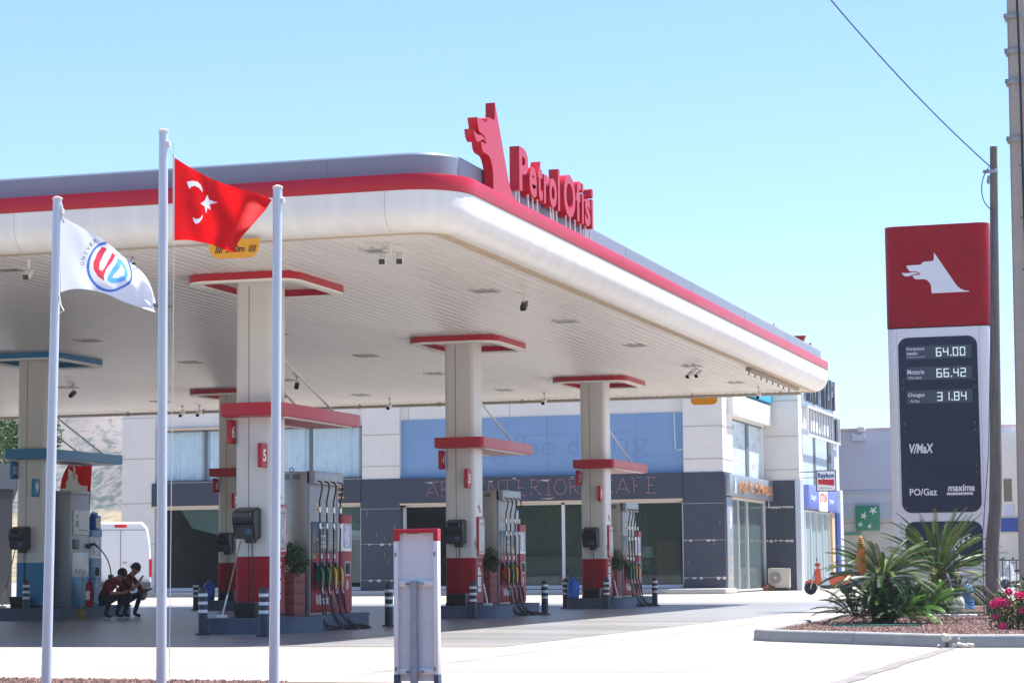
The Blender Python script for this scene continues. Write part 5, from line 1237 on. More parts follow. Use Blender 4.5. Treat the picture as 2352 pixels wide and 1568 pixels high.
for z in (6.08, 5.2, 5.02, 4.22, 4.06, 3.26, 3.1, 2.32):
    for sx in (-.82, .78): mb.lathe([(.012, 0), (.008, .006), (0, .006)], (sx, -.012, z), 8, ax=Fr((0, 0, 0), (1, 0, 0), (0, 0, 1)))
mb.build('rivet', CHROME, pn)
LEDM = mat('lit led digits', (190, 205, 204), .4, emit=(215, 240, 236), es=.22)
for fr_, pz, l1, l2, l3 in ((.088, '64.00', 'Kurşunsuz', 'benzin', 'V/Max Kurşunsuz 95'), (.208, '66.42', 'Motorin', 'V/Max Diesel', None), (.342, '31.84', 'Otogaz', 'Po/Gaz', None)):
    z = 6.2 - 4.0 * fr_
    mb = MB(); mb.prism(rrect(-.75, .74, z - .15, z + .15, .02, 2), FRONT(0, -.0145, 0), .003); ds = mb.build('price_display', PAN2, pn)
    # seven segment style digits
    SEG = {'0': 'abcdef', '1': 'bc', '2': 'abged', '3': 'abgcd', '4': 'fgbc', '5': 'afgcd', '6': 'afgedc', '8': 'abcdefg'}
    mb = MB(); x = -.06; w_, h_, s_ = .12, .2, .022
    for c in pz:
        if c == '.': mb.box(x, x + .03, -.018, -.015, z - .1, z - .07); x += .06; continue
        q = {'a': (x, x + w_, z + .1 - s_, z + .1), 'g': (x, x + w_, z - s_ / 2, z + s_ / 2), 'd': (x, x + w_, z - .1, z - .1 + s_), 'f': (x, x + s_, z + .006, z + .092), 'b': (x + w_ - s_, x + w_, z + .006, z + .092), 'e': (x, x + s_, z - .092, z - .006), 'c': (x + w_ - s_, x + w_, z - .092, z - .006)}
        for n_, seg in enumerate(SEG[c]):
            a, b_, c0, c1 = q[seg]; mb.box(a, b_, -.018 - .0003 * n_, -.015, c0, c1)
        x += w_ + .04
    mb.build('digits', LEDM, ds)
    mb = MB()
    if l3: mb.text(l1, FRONT(-.52, -.0155, z + .085), .4, .085, .003, .01); mb.text(l2, FRONT(-.6, -.0155, z - .01), .24, .075, .003, .01); mb.text(l3, FRONT(-.52, -.0155, z - .1), .4, .035, .003)
    else: mb.text(l1, FRONT(-.53, -.0155, z + .04), .38, .11, .003, .01); mb.text(l2, FRONT(-.56, -.0155, z - .09), .32 if l2[0] == 'V' else .2, .06, .003)
    mb.build('lettering', TXTW, ds)
mb = MB(); mb.text('V/MaX', FRONT(-.47, -.014, 3.66), .55, .22, .004, .03, shear=.1); mb.text('PO/Gaz', FRONT(-.43, -.014, 2.67), .62, .16, .004, .02)
mb.text('maxima', FRONT(.42, -.014, 2.75), .6, .15, .004, .03, shear=.15); mb.box(.1, .68, -.016, -.012, 2.59, 2.645); mb.build('lettering', TXTW, pn)
mb = MB(); mb.text('MOTOR YAĞLARI', FRONT(.39, -.0165, 2.617), .5, .035, .002); mb.build('lettering', PAN2, pn)
mb = MB(); mb.prism(rrect(-.86, .87, .98, 2.0, .22, 6), FRONT(0, -.012, 0), .02); pn2 = mb.build('service_panel', PAN, t)
mb = MB()
for k in range(3): mb.disc(FRONT(.32 + k * .12, -.014, 1.62), .03, .003, 12); mb.prism(rrect(.28 + k * .12, .36 + k * .12, 1.42, 1.58, .02, 2), FRONT(0, -.014, 0), .003)
mb.disc(FRONT(-.5, -.014, 1.62), .03, .003, 12); mb.prism(rrect(-.54, -.46, 1.42, 1.58, .02, 2), FRONT(0, -.014, 0), .003); mb.box(.05, .2, -.016, -.012, 1.3, 1.42); mb.build('pictograms', TXTW, pn2)
mb = MB(); mb.box(-1.185, 1.185, -.006, .606, .0, .55, bev=.004); ft = mb.build('base', mat('dark totem base', (38, 42, 54), .4), t)
mb = MB()
for k, s_ in enumerate(('gr. Lt.', '76/09', '7/254')): mb.text(s_, FRONT(-.2, -.008, .48 - k * .14), .3, .085, .003)
mb.build('lettering', TXTW, ft)
mb = MB(); mb.box(-1.17, 1.17, -.0015, .0, .9, .906); mb.box(-.95, -.945, -.0015, 0, .56, 6.4); mb.box(.92, .925, -.0015, 0, .56, 6.4); mb.build('casing_seam', mat('seam blue grey', (130, 138, 156), .6), bd)

# poles and wires on the right
BARK = mat('weathered grey wood', (108, 104, 100), .85, var=.35, scale=5, stretch=(3, 3, .35), bump=.5, bscale=18)
t = thing('wooden_pole', 'weathered wooden utility pole in the bed beside the price totem', 'utility pole', (-3.84, 42, .0))
mb = MB(); P = [(0, 0, 0), (.0, 0, .8), (.02, 0, 1.4), (.09, 0, 2.0), (.12, 0, 2.8), (.17, 0, 5), (.25, 0, 8.53)]; mb.tube(P, [.125, .125, .122, .115, .108, .09, .066], 14); mb.build('pole', BARK, t, sharp=60)
mb = MB(); mb.lathe([(.075, 8.05), (.08, 8.06), (.08, 8.1), (.075, 8.11)], (.24, 0, 0), 14); mb.box(.05, .3, -.1, -.05, 8.04, 8.1, bev=.01); mb.lathe([(.03, 7.85), (.04, 7.9), (.02, 8.0)], (.15, -.05, 0), 10); mb.build('clamp', GALV, t)
CONC = mat('grey concrete pole', (168, 160, 152), .8, var=.1, scale=2.5, bump=.2, bscale=20)
t = thing('concrete_pole', 'massive concrete utility pole with steel clamps at the right edge of the picture', 'utility pole', (-2.97, 40, 0))
mb = MB(); n = 8
for k in range(9): pass
A = [mb.bm.verts.new(v) for v in ((-.235, -.2, 0), (.235, -.2, 0), (.235, .2, 0), (-.235, .2, 0))]; B2 = [mb.bm.verts.new(v) for v in ((-.13, -.12, 12.5), (.13, -.12, 12.5), (.13, .12, 12.5), (-.13, .12, 12.5))]
fs = [mb._f(A[::-1]), mb._f(B2)] + [mb._f([A[i], A[(i + 1) % 4], B2[(i + 1) % 4], B2[i]]) for i in range(4)]
bmesh.ops.bevel(mb.bm, geom=list({e for f in fs for e in f.edges}), offset=.03, segments=2, affect='EDGES'); sh = mb.build('shaft', CONC, t, sharp=50)
for z in (10.41, 9.8, 9.27, 8.27): mb = MB(); w_ = .235 - z * .0084; mb.box(-w_ - .05, w_ + .05, -.2, -.15, z - .05, z + .03, bev=.004); mb.box(-w_ - .05, -w_ - .01, -.2, .2, z - .04, z + .02); mb.lathe([(.02, 0), (.02, .03), (0, .03)], (-w_ - .02, -.2, z - .01), 6, ax=Fr((0, 0, 0), (1, 0, 0), (0, 0, 1))); mb.box(-w_ - .03, -w_ - .0, -.2, -.16, z - .1, z - .05); mb.build('clamp', STEEL2, t)
mb = MB()
for z in (1.5, 2.4, 3.3, 4.2, 5.1, 6, 6.9, 7.8): mb.lathe([(.014, 0), (0, .004)], (-.0, -.2 + z * .0064 - .003, z), 8, ax=Fr((0, 0, 0), (1, 0, 0), (0, 0, 1)))
mb.build('bolt_hole', DARKG, sh)
mb = MB(); mb.tube(bez((.0, -.25, 12), (.12, -.26, 9), (-.02, -.25, 7), (.1, -.24, 5), 14) + bez((.1, -.24, 5), (.2, -.24, 3), (.12, -.24, 2), (.15, -.24, .2), 8)[1:], .022, 6); mb.build('down_cable', RUB, t)
mb = MB(); mb.text('TEHLİKE', Fr((-.05, -.165, 3.6), (0, 0, -1), (1, 0, 0)), .6, .09, .003); mb.build('stencil', mat('stencil grey', (130, 124, 118), .8), sh)
mb = MB()
P0 = Vector((-3.66, 41.9, 8.16)); P3 = Vector((-6.3, 33.0, 10.9)); Pm = (P0 + P3) / 2 + Vector((0, 0, -.42))
mb.tube([tuple(P0 * (1 - u) ** 2 + Pm * 2 * u * (1 - u) + P3 * u * u) for u in [k / 24 for k in range(25)]], .012, 5)
mb.tube(bez((-3.68, 41.9, 8.14), (-3.85, 41.9, 7.95), (-3.9, 41.9, 7.5), (-3.62, 41.9, 7.35), 12), .01, 5)
mb.tube([(-3.62, 41.88, 7.35), (-3.74, 41.88, 5), (-3.83, 41.88, 3), (-3.98, 41.88, 1.5), (-3.99, 41.88, .1)], .008, 5)
o = mb.build('overhead_cable', mat('blue black cable', (52, 58, 110), .5)); tag(o, 'overhead cable running from the top of the wooden pole up to the left', 'cable')

# ================================================================ VEGETATION
CY1 = mat('cycad frond green', (74, 108, 40), .38, var=.35, scale=3); CY2 = mat('cycad frond dark', (52, 84, 44), .4, var=.3, scale=3); CY3 = mat('cycad frond yellowish', (106, 122, 48), .42, var=.25, scale=3); CY4 = mat('cycad old frond grey green', (104, 108, 76), .5, var=.25, scale=3); CYB = mat('new bright frond', (104, 156, 48), .4, var=.2, scale=3)
TRK = mat('shaggy cycad trunk', (84, 66, 48), .95, var=.4, scale=14, bump=.9, bscale=26)
def fronds(name, parent, c, n, L0, el0, el1, droop, mats, wts, seed, wid=.17, step=.021, azr=None):
    random.seed(seed); V = []; F = []; mi = []
    for k in range(n):
        az = (k * 2.39996 + random.uniform(-.2, .2)) if azr is None else random.uniform(*azr)
        f_ = (k + .5) / n; el = math.radians(el0 + (el1 - el0) * f_ + random.uniform(-7, 7)); L_ = L0 * random.uniform(.82, 1.08); m_ = random.choices(range(len(mats)), weights=wts)[0]
        p = Vector(c) + Vector((math.cos(az), math.sin(az), 0)) * .05; ns = int(L_ / step); dr = math.radians(droop) * random.uniform(.7, 1.3); tw = random.uniform(-.3, .3)
        prev = None
        for i in range(ns):
            t_ = i / ns; e = el - dr * t_ ** 1.4; d = Vector((math.cos(az) * math.cos(e), math.sin(az) * math.cos(e), math.sin(e)))
            side = Vector((-math.sin(az), math.cos(az), 0)); side = (side * math.cos(tw) + d.cross(side) * math.sin(tw)); upv = side.cross(d) * -1
            if upv.z < 0: upv = -upv
            q = p + d * step
            w_ = .007 * (1 - t_) + .002; b0 = len(V); V += [tuple(p - side * w_), tuple(p + side * w_), tuple(q + side * w_), tuple(q - side * w_)]; F.append((b0, b0 + 1, b0 + 2, b0 + 3)); mi.append(m_)
            if t_ > .14:
                ll = wid * (math.sin(math.pi * min(1, (t_ - .1) / .95)) ** .55) * random.uniform(.88, 1.08)
                for s_ in (-1, 1):
                    ld = (side * s_ * .72 + d * .72 + upv * .5).normalized(); tip = p + ld * ll + Vector((0, 0, -ll * .12)); hw = d * .0042; b0 = len(V)
                    mid = p + ld * ll * .5 + upv * .004
                    V += [tuple(p - hw), tuple(p + hw), tuple(mid + hw), tuple(tip), tuple(mid - hw)]; F.append((b0, b0 + 1, b0 + 2, b0 + 3, b0 + 4)); mi.append(m_)
            p = q
    return raw(name, V, F, mats, parent, mi)
t = thing('cycad_palm', 'left cycad with an upright orange cone and a skirt of dark young crowns', 'cycad', (-5.02, 36.4, .11))
mb = MB(); mb.lathe([(.17, 0), (.2, .2), (.17, .5), (.12, .74)], seg=18); mb.build('trunk', TRK, t)
fronds('fronds', t, (0, 0, .70), 72, 1.0, 60, -4, 46, [CY1, CY2, CY3, CY4], [4, 2.4, 2, 2.5], 3, .095, .014)
mb = MB(); pr2 = []
for k in range(40):
    a = k / 39; r_ = .088 * math.sin(math.pi * (.12 + .88 * a)) ** .5 * (1 - .3 * a); pr2.append((max(.0, r_ + (.008 if k % 2 else -.006)), .74 + .6 * a))
pr2[-1] = (0, 1.35); mb.lathe(pr2, (-.26, -.42, .03), seg=22); mb.build('cone', mat('orange cone scales', (196, 134, 72), .7, var=.3, scale=30, bump=.9, bscale=55), t)
for k, (cx_, cy_, cz_, n, L_, sd) in enumerate([(-.42, -.2, .12, 22, .62, 11), (.2, -.45, .1, 26, .66, 12), (.62, -.1, .12, 24, .68, 13), (.0, .3, .12, 22, .6, 14), (-.1, -.35, .3, 22, .6, 15), (.42, .2, .3, 20, .6, 16)]):
    fronds('young_crown', t, (cx_, cy_, cz_), n + 10, L_ * 1.05, 72, 2, 50, [CY2, CY1], [5, 1], sd, .085, .013)
fronds('new_fronds', t, (.35, -.5, .12), 5, .62, 50, 15, 50, [CYB], [1], 21, .13, azr=(-.9, .1)); fronds('new_fronds', t, (.72, -.1, .25), 6, .62, 66, 25, 45, [CYB], [1], 22, .13, azr=(-.7, 1.3))
t = thing('cycad_palm', 'right cycad with long bright fronds in front of the price totem', 'cycad', (-4.98, 43.6, .11))
mb = MB(); mb.lathe([(.2, 0), (.24, .2), (.22, .55), (.15, .75)], seg=18); mb.build('trunk', TRK, t)
fronds('fronds', t, (0, 0, .72), 66, 1.34, 80, 6, 34, [CY1, CY3, CY2], [4, 2.4, 1], 5, .11, .015)
fronds('old_fronds', t, (0, 0, .62), 24, 1.15, 8, -28, 38, [CY4, CY2, CY3], [3, 2, 1], 6, .16)
fronds('fronds', t, (.35, -.3, .3), 12, .8, 60, 5, 45, [CY2], [1], 7, .14)

# bougainvillea at the right edge
PK1 = mat('magenta blossom', (216, 40, 122), .6, var=.2, scale=20); PK2 = mat('pink blossom', (236, 84, 150), .6)
t = thing('flowering_shrub', 'flowering shrub with magenta blossom clusters at the right edge', 'shrub', (-2.55, 33.2, .11))
mb = MB()
random.seed(17)
for k in range(16): a = random.uniform(0, 6.28); r_ = random.uniform(.2, .6); mb.tube(bez((0, 0, 0), (r_ * .3 * math.cos(a), r_ * .3 * math.sin(a), .3), (r_ * math.cos(a), r_ * math.sin(a), .4), (r_ * 1.3 * math.cos(a), r_ * 1.3 * math.sin(a), random.uniform(.4, .75)), 6), .008, 5)
mb.build('stems', WOODP, t)
leaves('foliage', [(-.22, 0, .28, .32), (.2, -.1, .35, .38), (.1, .1, .55, .3), (-.45, -.05, .16, .16), (.55, 0, .5, .42), (-.05, -.1, .12, .3), (-.4, .05, .38, .18), (.25, .0, .78, .14)], 5200, .05, [LEAFM, LEAFD, LEAFL], t, 18, asp=.5)
for k, (x, y, z, r_) in enumerate([(-.39, -.25, .38, .07), (-.46, -.22, .35, .06), (-.31, -.25, .37, .07), (-.25, -.2, .52, .05), (-.1, -.25, .47, .07), (-.03, -.25, .44, .06), (-.34, -.35, .04, .06), (-.43, -.3, .18, .035), (-.05, -.35, .26, .045), (.1, -.3, .55, .07), (.25, -.3, .4, .07), (.05, -.35, .12, .04)]):
    leaves('blossom', [(x, y, z, r_)], 130, .035, [PK1, PK2], t, 30 + k, asp=.8)
# low palm leaves seen between pole and concrete pole
t = thing('small_cycad', 'small greyish cycad half hidden behind the wooden pole', 'cycad', (-3.2, 47.5, .11)); mb = MB(); mb.lathe([(.12, 0), (.14, .3), (.1, .5)], seg=14); mb.build('trunk', TRK, t)
fronds('fronds', t, (0, 0, .5), 22, .75, 60, -5, 45, [CY4, CY2], [2, 1], 44, .13)
# trees behind
def tree(x, y, h, r_, label, seed, mats, n=9000, trunk=.18):
    t = thing('tree', label, 'tree', (x, y, 0), 0); random.seed(seed)
    mb = MB(); mb.tube([(0, 0, 0), (.1, .05, h * .35), (.0, .1, h * .7)], [trunk, trunk * .8, trunk * .4], 10)
    bl_ = []
    for k in range(14):
        a = random.uniform(0, 6.28); e = random.uniform(-.3, 1); rr_ = r_ * random.uniform(.45, .8); p = Vector((math.cos(a) * rr_ * math.cos(e), math.sin(a) * rr_ * math.cos(e), h * .68 + math.sin(e) * rr_ * 1.0))
        bl_.append((p.x, p.y, p.z, r_ * random.uniform(.28, .48))); mb.tube(bez((0, .05, h * .4), (p.x * .3, p.y * .3, h * .5), (p.x * .7, p.y * .7, p.z * .9), p, 6), [trunk * .4 * (1 - q / 8) for q in range(7)], 6)
    mb.build('trunk', BARK, t); leaves('crown', bl_, n, .22, mats, t, seed)
tree(-50.5, 90, 8.4, 3.2, 'green tree rising over the dark station shop at the left edge', 51, [LEAFM, LEAFD, LEAFL])
tree(-39.9, 74, 3.9, 1.0, 'small lime green tree behind the red dog-head flag', 52, [LEAFL, LEAFM], 2600, .06)

# red beach flag behind the LPG pump
t = thing('advertising_flag', 'red feather flag with a white sideways dog head behind the LPG pump', 'flag', (-28.65, 54, 0))
mb = MB(); mb.tube([(.0, 0, 0), (.0, 0, 2.6), (.1, 0, 3.5), (.45, 0, 4.05)], .02, 8); mb.build('pole', STEEL2, t)
n = 16; V = []; F = []
for k in range(n + 1):
    z = 1.0 + 3.05 * k / n; xl = -.0 if z < 3.2 else ((z - 3.2) / .85) ** 2 * .42; xr = .86 + .06 * (z - 3); 
    for q in range(9): u = q / 8; V.append((xl + (xr - xl) * u, .04 * math.sin(u * 6 + z * 1.4), z + (.06 * u if z > 3.9 else 0)))
for k in range(n):
    for q in range(8): a = k * 9 + q; F.append((a, a + 1, a + 10, a + 9))
raw('cloth', V, F, REDF, t, smooth=True)
mb = MB(); P = [(-(b_ - .32) + 0, a) for a, b_ in dogpoly(1.25, .78, 0)]; P2 = [(-(b_ - .32), a) for a, b_ in dogpoly(1.25, .78, 1)]
# neck at lower left, snout pointing up
for PP in (P, P2): mb.prism([(.5 + a * 1.0, 3.72 - b_ * .95) if False else (.47 + a, 3.78 - b_ * .95) for a, b_ in PP][::-1], FRONT(0, -.06, 0), .006)
mb.build('emblem', WHITE, t)
# ================================================================ VEHICLES
VW = mat('white van paint', (226, 228, 232), .2, coat=.6)
t = thing('white_van', 'white high-roofed van seen from behind, parked left of the shops', 'van', (-38.9, 78, 0), math.radians(38)); t.scale = (1.14, 1.14, 1.14)
# local: +y forward (away), -y rear; width x
mb = MB()
prof = [(-1.02, .42), (-1.02, 1.2), (-.98, 1.9), (-.9, 2.35), (-.72, 2.55), (.72, 2.55), (.9, 2.35), (.98, 1.9), (1.02, 1.2), (1.02, .42)]
rows = []
for y_, s_, zt in ((-.0, .94, .97), (.06, 1.0, 1.0), (.4, 1.0, 1.0), (3.6, 1.0, 1.0), (4.2, .96, .97), (4.9, .93, .62), (5.4, .85, .5), (5.5, .8, .45)):
    rows.append([mb.bm.verts.new((a * s_, y_, .42 + (b_ - .42) * zt)) for a, b_ in prof])
n = len(prof)
mb._f(rows[0]); mb._f(rows[-1][::-1])
for a, b_ in zip(rows, rows[1:]):
    for i in range(n): k = (i + 1) % n; mb._f([a[k], a[i], b_[i], b_[k]])
body = mb.build('body', VW, t, sharp=30)
mb = MB(); mb.box(-.006, .006, -.012, .0, .62, 2.3); mb.box(-.8, .8, -.01, .0, 2.28, 2.292); mb.box(-.85, .85, -.01, 0, .60, .612); mb.box(-1.028, -1.02, .9, .912, .5, 1.9); mb.build('door_gap', DARKG, body)
mb = MB(); mb.box(-.98, .98, -.14, .1, .4, .62, bev=.04); mb.build('rear_bumper', mat('dark bumper', (60, 64, 70), .6), t)
mb = MB(); mb.box(-.26, .26, -.16, -.14, .45, .58, bev=.005); pl = mb.build('number_plate', LBL, t); mb = MB(); mb.text('34 KL 256', FRONT(0, -.162, .515), .42, .07, .002); mb.build('plate_text', TXTK, pl)
for s_ in (-1, 1):
    mb = MB(); mb.box(s_ * .99 - .05, s_ * .99 + .05, -.03, .12, .75, 1.35, bev=.03); mb.build('tail_light', mat('red lamp', (200, 20, 24), .2) if s_ < 0 else bpy.data.materials['red lamp'], t)
mb = MB(); mb.box(-.2, .2, -.03, .1, 2.36, 2.46, bev=.02); mb.build('brake_light', bpy.data.materials['red lamp'], t)
mb = MB(); mb.box(.08, .2, -.035, 0, 1.2, 1.24, bev=.01); mb.tube([(.35, -.02, 1.1), (.35, -.05, 1.1)], .05, 12); mb.build('door_handle', STEEL2, body)
TYRE = mat('tyre rubber', (26, 26, 28), .8); RIM = mat('silver rim', (176, 178, 184), .3, metal=.7)
for sx_ in (-.9, .9):
    for y_ in (.85, 4.4): mb = MB(); mb.lathe([(.2, -.11), (.33, -.1), (.35, -.06), (.35, .06), (.33, .1), (.2, .11)], (sx_, y_, .35), 20, ax=Fr((0, 0, 0), (0, 1, 0), (0, 0, 1))); w_ = mb.build('wheel', TYRE, t); mb = MB(); mb.lathe([(0, -.1), (.2, -.1), (.2, .1), (0, .1)], (sx_, y_, .35), 16, ax=Fr((0, 0, 0), (0, 1, 0), (0, 0, 1))); mb.build('rim', RIM, w_)

def scooter(x, y, rz, label, paint, name='scooter'):
    t = thing(name, label, 'scooter', (x, y, 0), rz, 'parked two-wheelers')
    AX = Fr((0, 0, 0), (1, 0, 0), (0, 0, 1))
    for wx in (-.64, .64):
        mb = MB(); mb.lathe([(.15, -.05), (.21, -.05), (.235, 0), (.21, .05), (.15, .05)], (wx, 0, .235), 22, ax=AX); w_ = mb.build('wheel', TYRE, t)
        mb = MB(); mb.lathe([(.15, -.03), (.155, 0), (.15, .03), (.13, .02), (.13, -.02)], (wx, 0, .235), 22, ax=AX); mb.lathe([(0, -.05), (.04, -.05), (.04, .05), (0, .05)], (wx, 0, .235), 12, ax=AX)
        for k in range(5): a = k * 1.2566; mb.box(-.015, .015, -.02, .02, .03, .14, M=Matrix.Translation((wx, 0, .235)) @ Matrix.Rotation(a, 4, 'Y'))
        mb.build('rim', RIM, w_)
    def slab(poly, w, m, nm, bev=.03, par=None, y0=0):
        mb = MB(); A = [mb.bm.verts.new((a, -w + y0, b_)) for a, b_ in poly]; B_ = [mb.bm.verts.new((a, w + y0, b_)) for a, b_ in poly]
        fs = [mb._f(A), mb._f(B_[::-1])] + [mb._f([A[(i + 1) % len(poly)], A[i], B_[i], B_[(i + 1) % len(poly)]]) for i in range(len(poly))]
        bmesh.ops.bevel(mb.bm, geom=list({e for f in fs for e in f.edges}), offset=bev, segments=2, affect='EDGES'); return mb.build(nm, m, par or t, sharp=50)
    slab([(-.88, .36), (-.8, .5), (-.62, .56), (-.46, .5), (-.4, .34), (-.5, .42), (-.64, .47), (-.78, .42)], .07, paint, 'front_fender', .02)
    slab([(-.5, .5), (-.44, .95), (-.36, 1.02), (-.28, .98), (-.24, .6), (-.22, .34), (-.3, .3), (-.42, .36)], .19, paint, 'leg_shield', .05)
    slab([(-.3, .26), (-.3, .34), (.2, .34), (.22, .22), (-.1, .2)], .17, CHAR, 'floorboard', .02)
    slab([(.1, .26), (.02, .5), (.08, .68), (.5, .72), (.95, .8), (1.0, .72), (.85, .5), (.5, .32), (.3, .26)], .17, paint, 'rear_body', .05)
    slab([(-.22, .34), (.1, .36), (.0, .62), (-.1, .68), (-.2, .5)], .175, mat('silver side panel', (206, 208, 212), .3) if 'silver side panel' not in bpy.data.materials else bpy.data.materials['silver side panel'], 'side_panel', .02)
    slab([(.04, .7), (.08, .8), (.45, .8), (.6, .86), (.88, .9), (.92, .84), (.5, .72)], .13, BLACK, 'seat', .03)
    slab([(-.42, .98), (-.5, 1.06), (-.44, 1.16), (-.3, 1.14), (-.26, 1.02)], .1, paint, 'headlamp_cowl', .03)
    mb = MB(); mb.tube([(-.64, -.06, .235), (-.46, -.05, .9)], .022, 8); mb.tube([(-.64, .06, .235), (-.46, .05, .9)], .022, 8); mb.build('fork', CHROME, t)
    mb = MB(); mb.tube([(-.3, -.33, 1.1), (-.38, -.1, 1.1), (-.38, .1, 1.1), (-.3, .33, 1.1)], .018, 8); mb.tube([(-.36, -.2, 1.1), (-.4, -.26, 1.25)], .006, 5); mb.lathe([(0, -.01), (.05, -.01), (.05, .01), (0, .01)], (-.4, -.27, 1.28), 12, ax=Fr((0, 0, 0), (0, 1, 0), (0, 0, 1))); mb.lathe([(0, -.01), (.05, -.01), (.05, .01), (0, .01)], (-.4, .27, 1.28), 12, ax=Fr((0, 0, 0), (0, 1, 0), (0, 0, 1))); mb.build('handlebar', BLACK, t)
    mb = MB(); mb.box(-.5, -.46, -.05, .05, .84, .93, bev=.01); mb.build('headlight', LCD, t)
    mb = MB(); mb.tube([(.2, -.19, .24), (.7, -.2, .3), (.85, -.2, .34)], [.03, .045, .045], 10); mb.build('exhaust', CHAR, t)
    return t
scooter(-13.55, 84, .12, 'orange scooter parked in front of the side shops, half behind the left cycad', mat('orange red paint', (206, 78, 40), .3, coat=.4))
scooter(-8.1, 99, .9, 'white motor scooter parked behind the railing at the far right', mat('white scooter paint', (224, 226, 230), .3), 'scooter')

# ================================================================ PEOPLE
def body(name, J, edges, R_, mats, region, parent=None, sub=2):
    """skin-modifier figure -> one continuous mesh; region(co)->material index"""
    names = list(J); idx = {n_: i for i, n_ in enumerate(names)}
    me = bpy.data.meshes.new('b'); me.from_pydata([J[n_] for n_ in names], [(idx[a], idx[b_]) for a, b_ in edges], []); ob = bpy.data.objects.new('b', me); COL.objects.link(ob)
    sk = ob.modifiers.new('s', 'SKIN'); sk.branch_smoothing = .5
    for i, n_ in enumerate(names):
        r_ = R_[n_]; ob.data.skin_vertices[0].data[i].radius = (r_, r_) if not isinstance(r_, tuple) else r_
    ob.data.skin_vertices[0].data[0].use_root = True
    ss = ob.modifiers.new('u', 'SUBSURF'); ss.levels = sub; ss.render_levels = sub
    dg = bpy.context.evaluated_depsgraph_get(); ev = ob.evaluated_get(dg); m2 = bpy.data.meshes.new_from_object(ev); bpy.data.objects.remove(ob)
    m2.name = name; m2.materials.clear()
    for m_ in mats: m2.materials.append(m_)
    segs = [(Vector(J[a]), Vector(J[b_]), region(a, b_)) for a, b_ in edges]
    for p_ in m2.polygons:
        c = Vector(p_.center); best = 1e9; mi = 0
        for a, b_, r_ in segs:
            ab = b_ - a; tt = max(0, min(1, (c - a).dot(ab) / max(1e-9, ab.length_squared))); d = (a + ab * tt - c).length
            if d < best: best = d; mi = r_
        p_.material_index = mi; p_.use_smooth = True
    o = bpy.data.objects.new(name, m2); COL.objects.link(o)
    if parent: o.parent = parent
    return o
SKIN = mat('tanned skin', (176, 122, 96), .55); HAIR = mat('dark hair', (26, 22, 20), .7); MAROON = mat('maroon shirt', (122, 24, 40), .85, var=.1, scale=8); NAVY = mat('navy trousers', (34, 38, 52), .85); SHOE = mat('dark shoes', (24, 24, 26), .6)
def reg(a, b_):
    s_ = a + ' ' + b_
    if 'toe' in s_: return 3
    if any(k in s_ for k in ('knee', 'ankle', 'hip')) or s_ == 'pelvis pelvis': return 2
    if any(k in s_ for k in ('wrist', 'hand', 'head', 'thumb', 'fing', 'chin')) or ('elbow' in s_ and 'wrist' in s_): return 0
    if 'neck' in s_ and 'crown' in s_: return 0
    return 1
def figure(t, J, lean=None):
    E = [('pelvis', 'waist'), ('waist', 'chest'), ('chest', 'neck'), ('neck', 'chin'), ('chin', 'head'), ('head', 'crown')]
    Rr = {'pelvis': .145, 'waist': .135, 'chest': .15, 'neck': .06, 'chin': .07, 'head': .095, 'crown': .07}
    for s_ in 'LR':
        E += [('chest', 'sho' + s_), ('sho' + s_, 'elbow' + s_), ('elbow' + s_, 'wrist' + s_), ('wrist' + s_, 'hand' + s_), ('pelvis', 'hip' + s_), ('hip' + s_, 'knee' + s_), ('knee' + s_, 'ankle' + s_), ('ankle' + s_, 'toe' + s_)]
        Rr.update({'sho' + s_: .068, 'elbow' + s_: .047, 'wrist' + s_: .03, 'hand' + s_: .034, 'hip' + s_: .1, 'knee' + s_: .066, 'ankle' + s_: .046, 'toe' + s_: .038})
        # fingers and thumb
        w = Vector(J['wrist' + s_]); h = Vector(J['hand' + s_]); d = (h - w).normalized(); sd = d.cross(Vector((0, 0, 1))); sd = sd.normalized() if sd.length > .1 else Vector((1, 0, 0))
        for k, (o_, l_) in enumerate(((-.03, .07), (-.01, .085), (.01, .08), (.03, .062))):
            a = h + sd * o_ + d * .02; J['fing%s%da' % (s_, k)] = tuple(a + d * l_ * .5); J['fing%s%db' % (s_, k)] = tuple(a + d * l_ + Vector((0, 0, -.02)))
            E += [('hand' + s_, 'fing%s%da' % (s_, k)), ('fing%s%da' % (s_, k), 'fing%s%db' % (s_, k))]; Rr['fing%s%da' % (s_, k)] = .0095; Rr['fing%s%db' % (s_, k)] = .008
        a = w + (h - w) * .5 - sd * .03; J['thumb' + s_] = tuple(a - sd * .03 + d * .03); E += [('hand' + s_, 'thumb' + s_)]; Rr['thumb' + s_] = .011
    return E, Rr
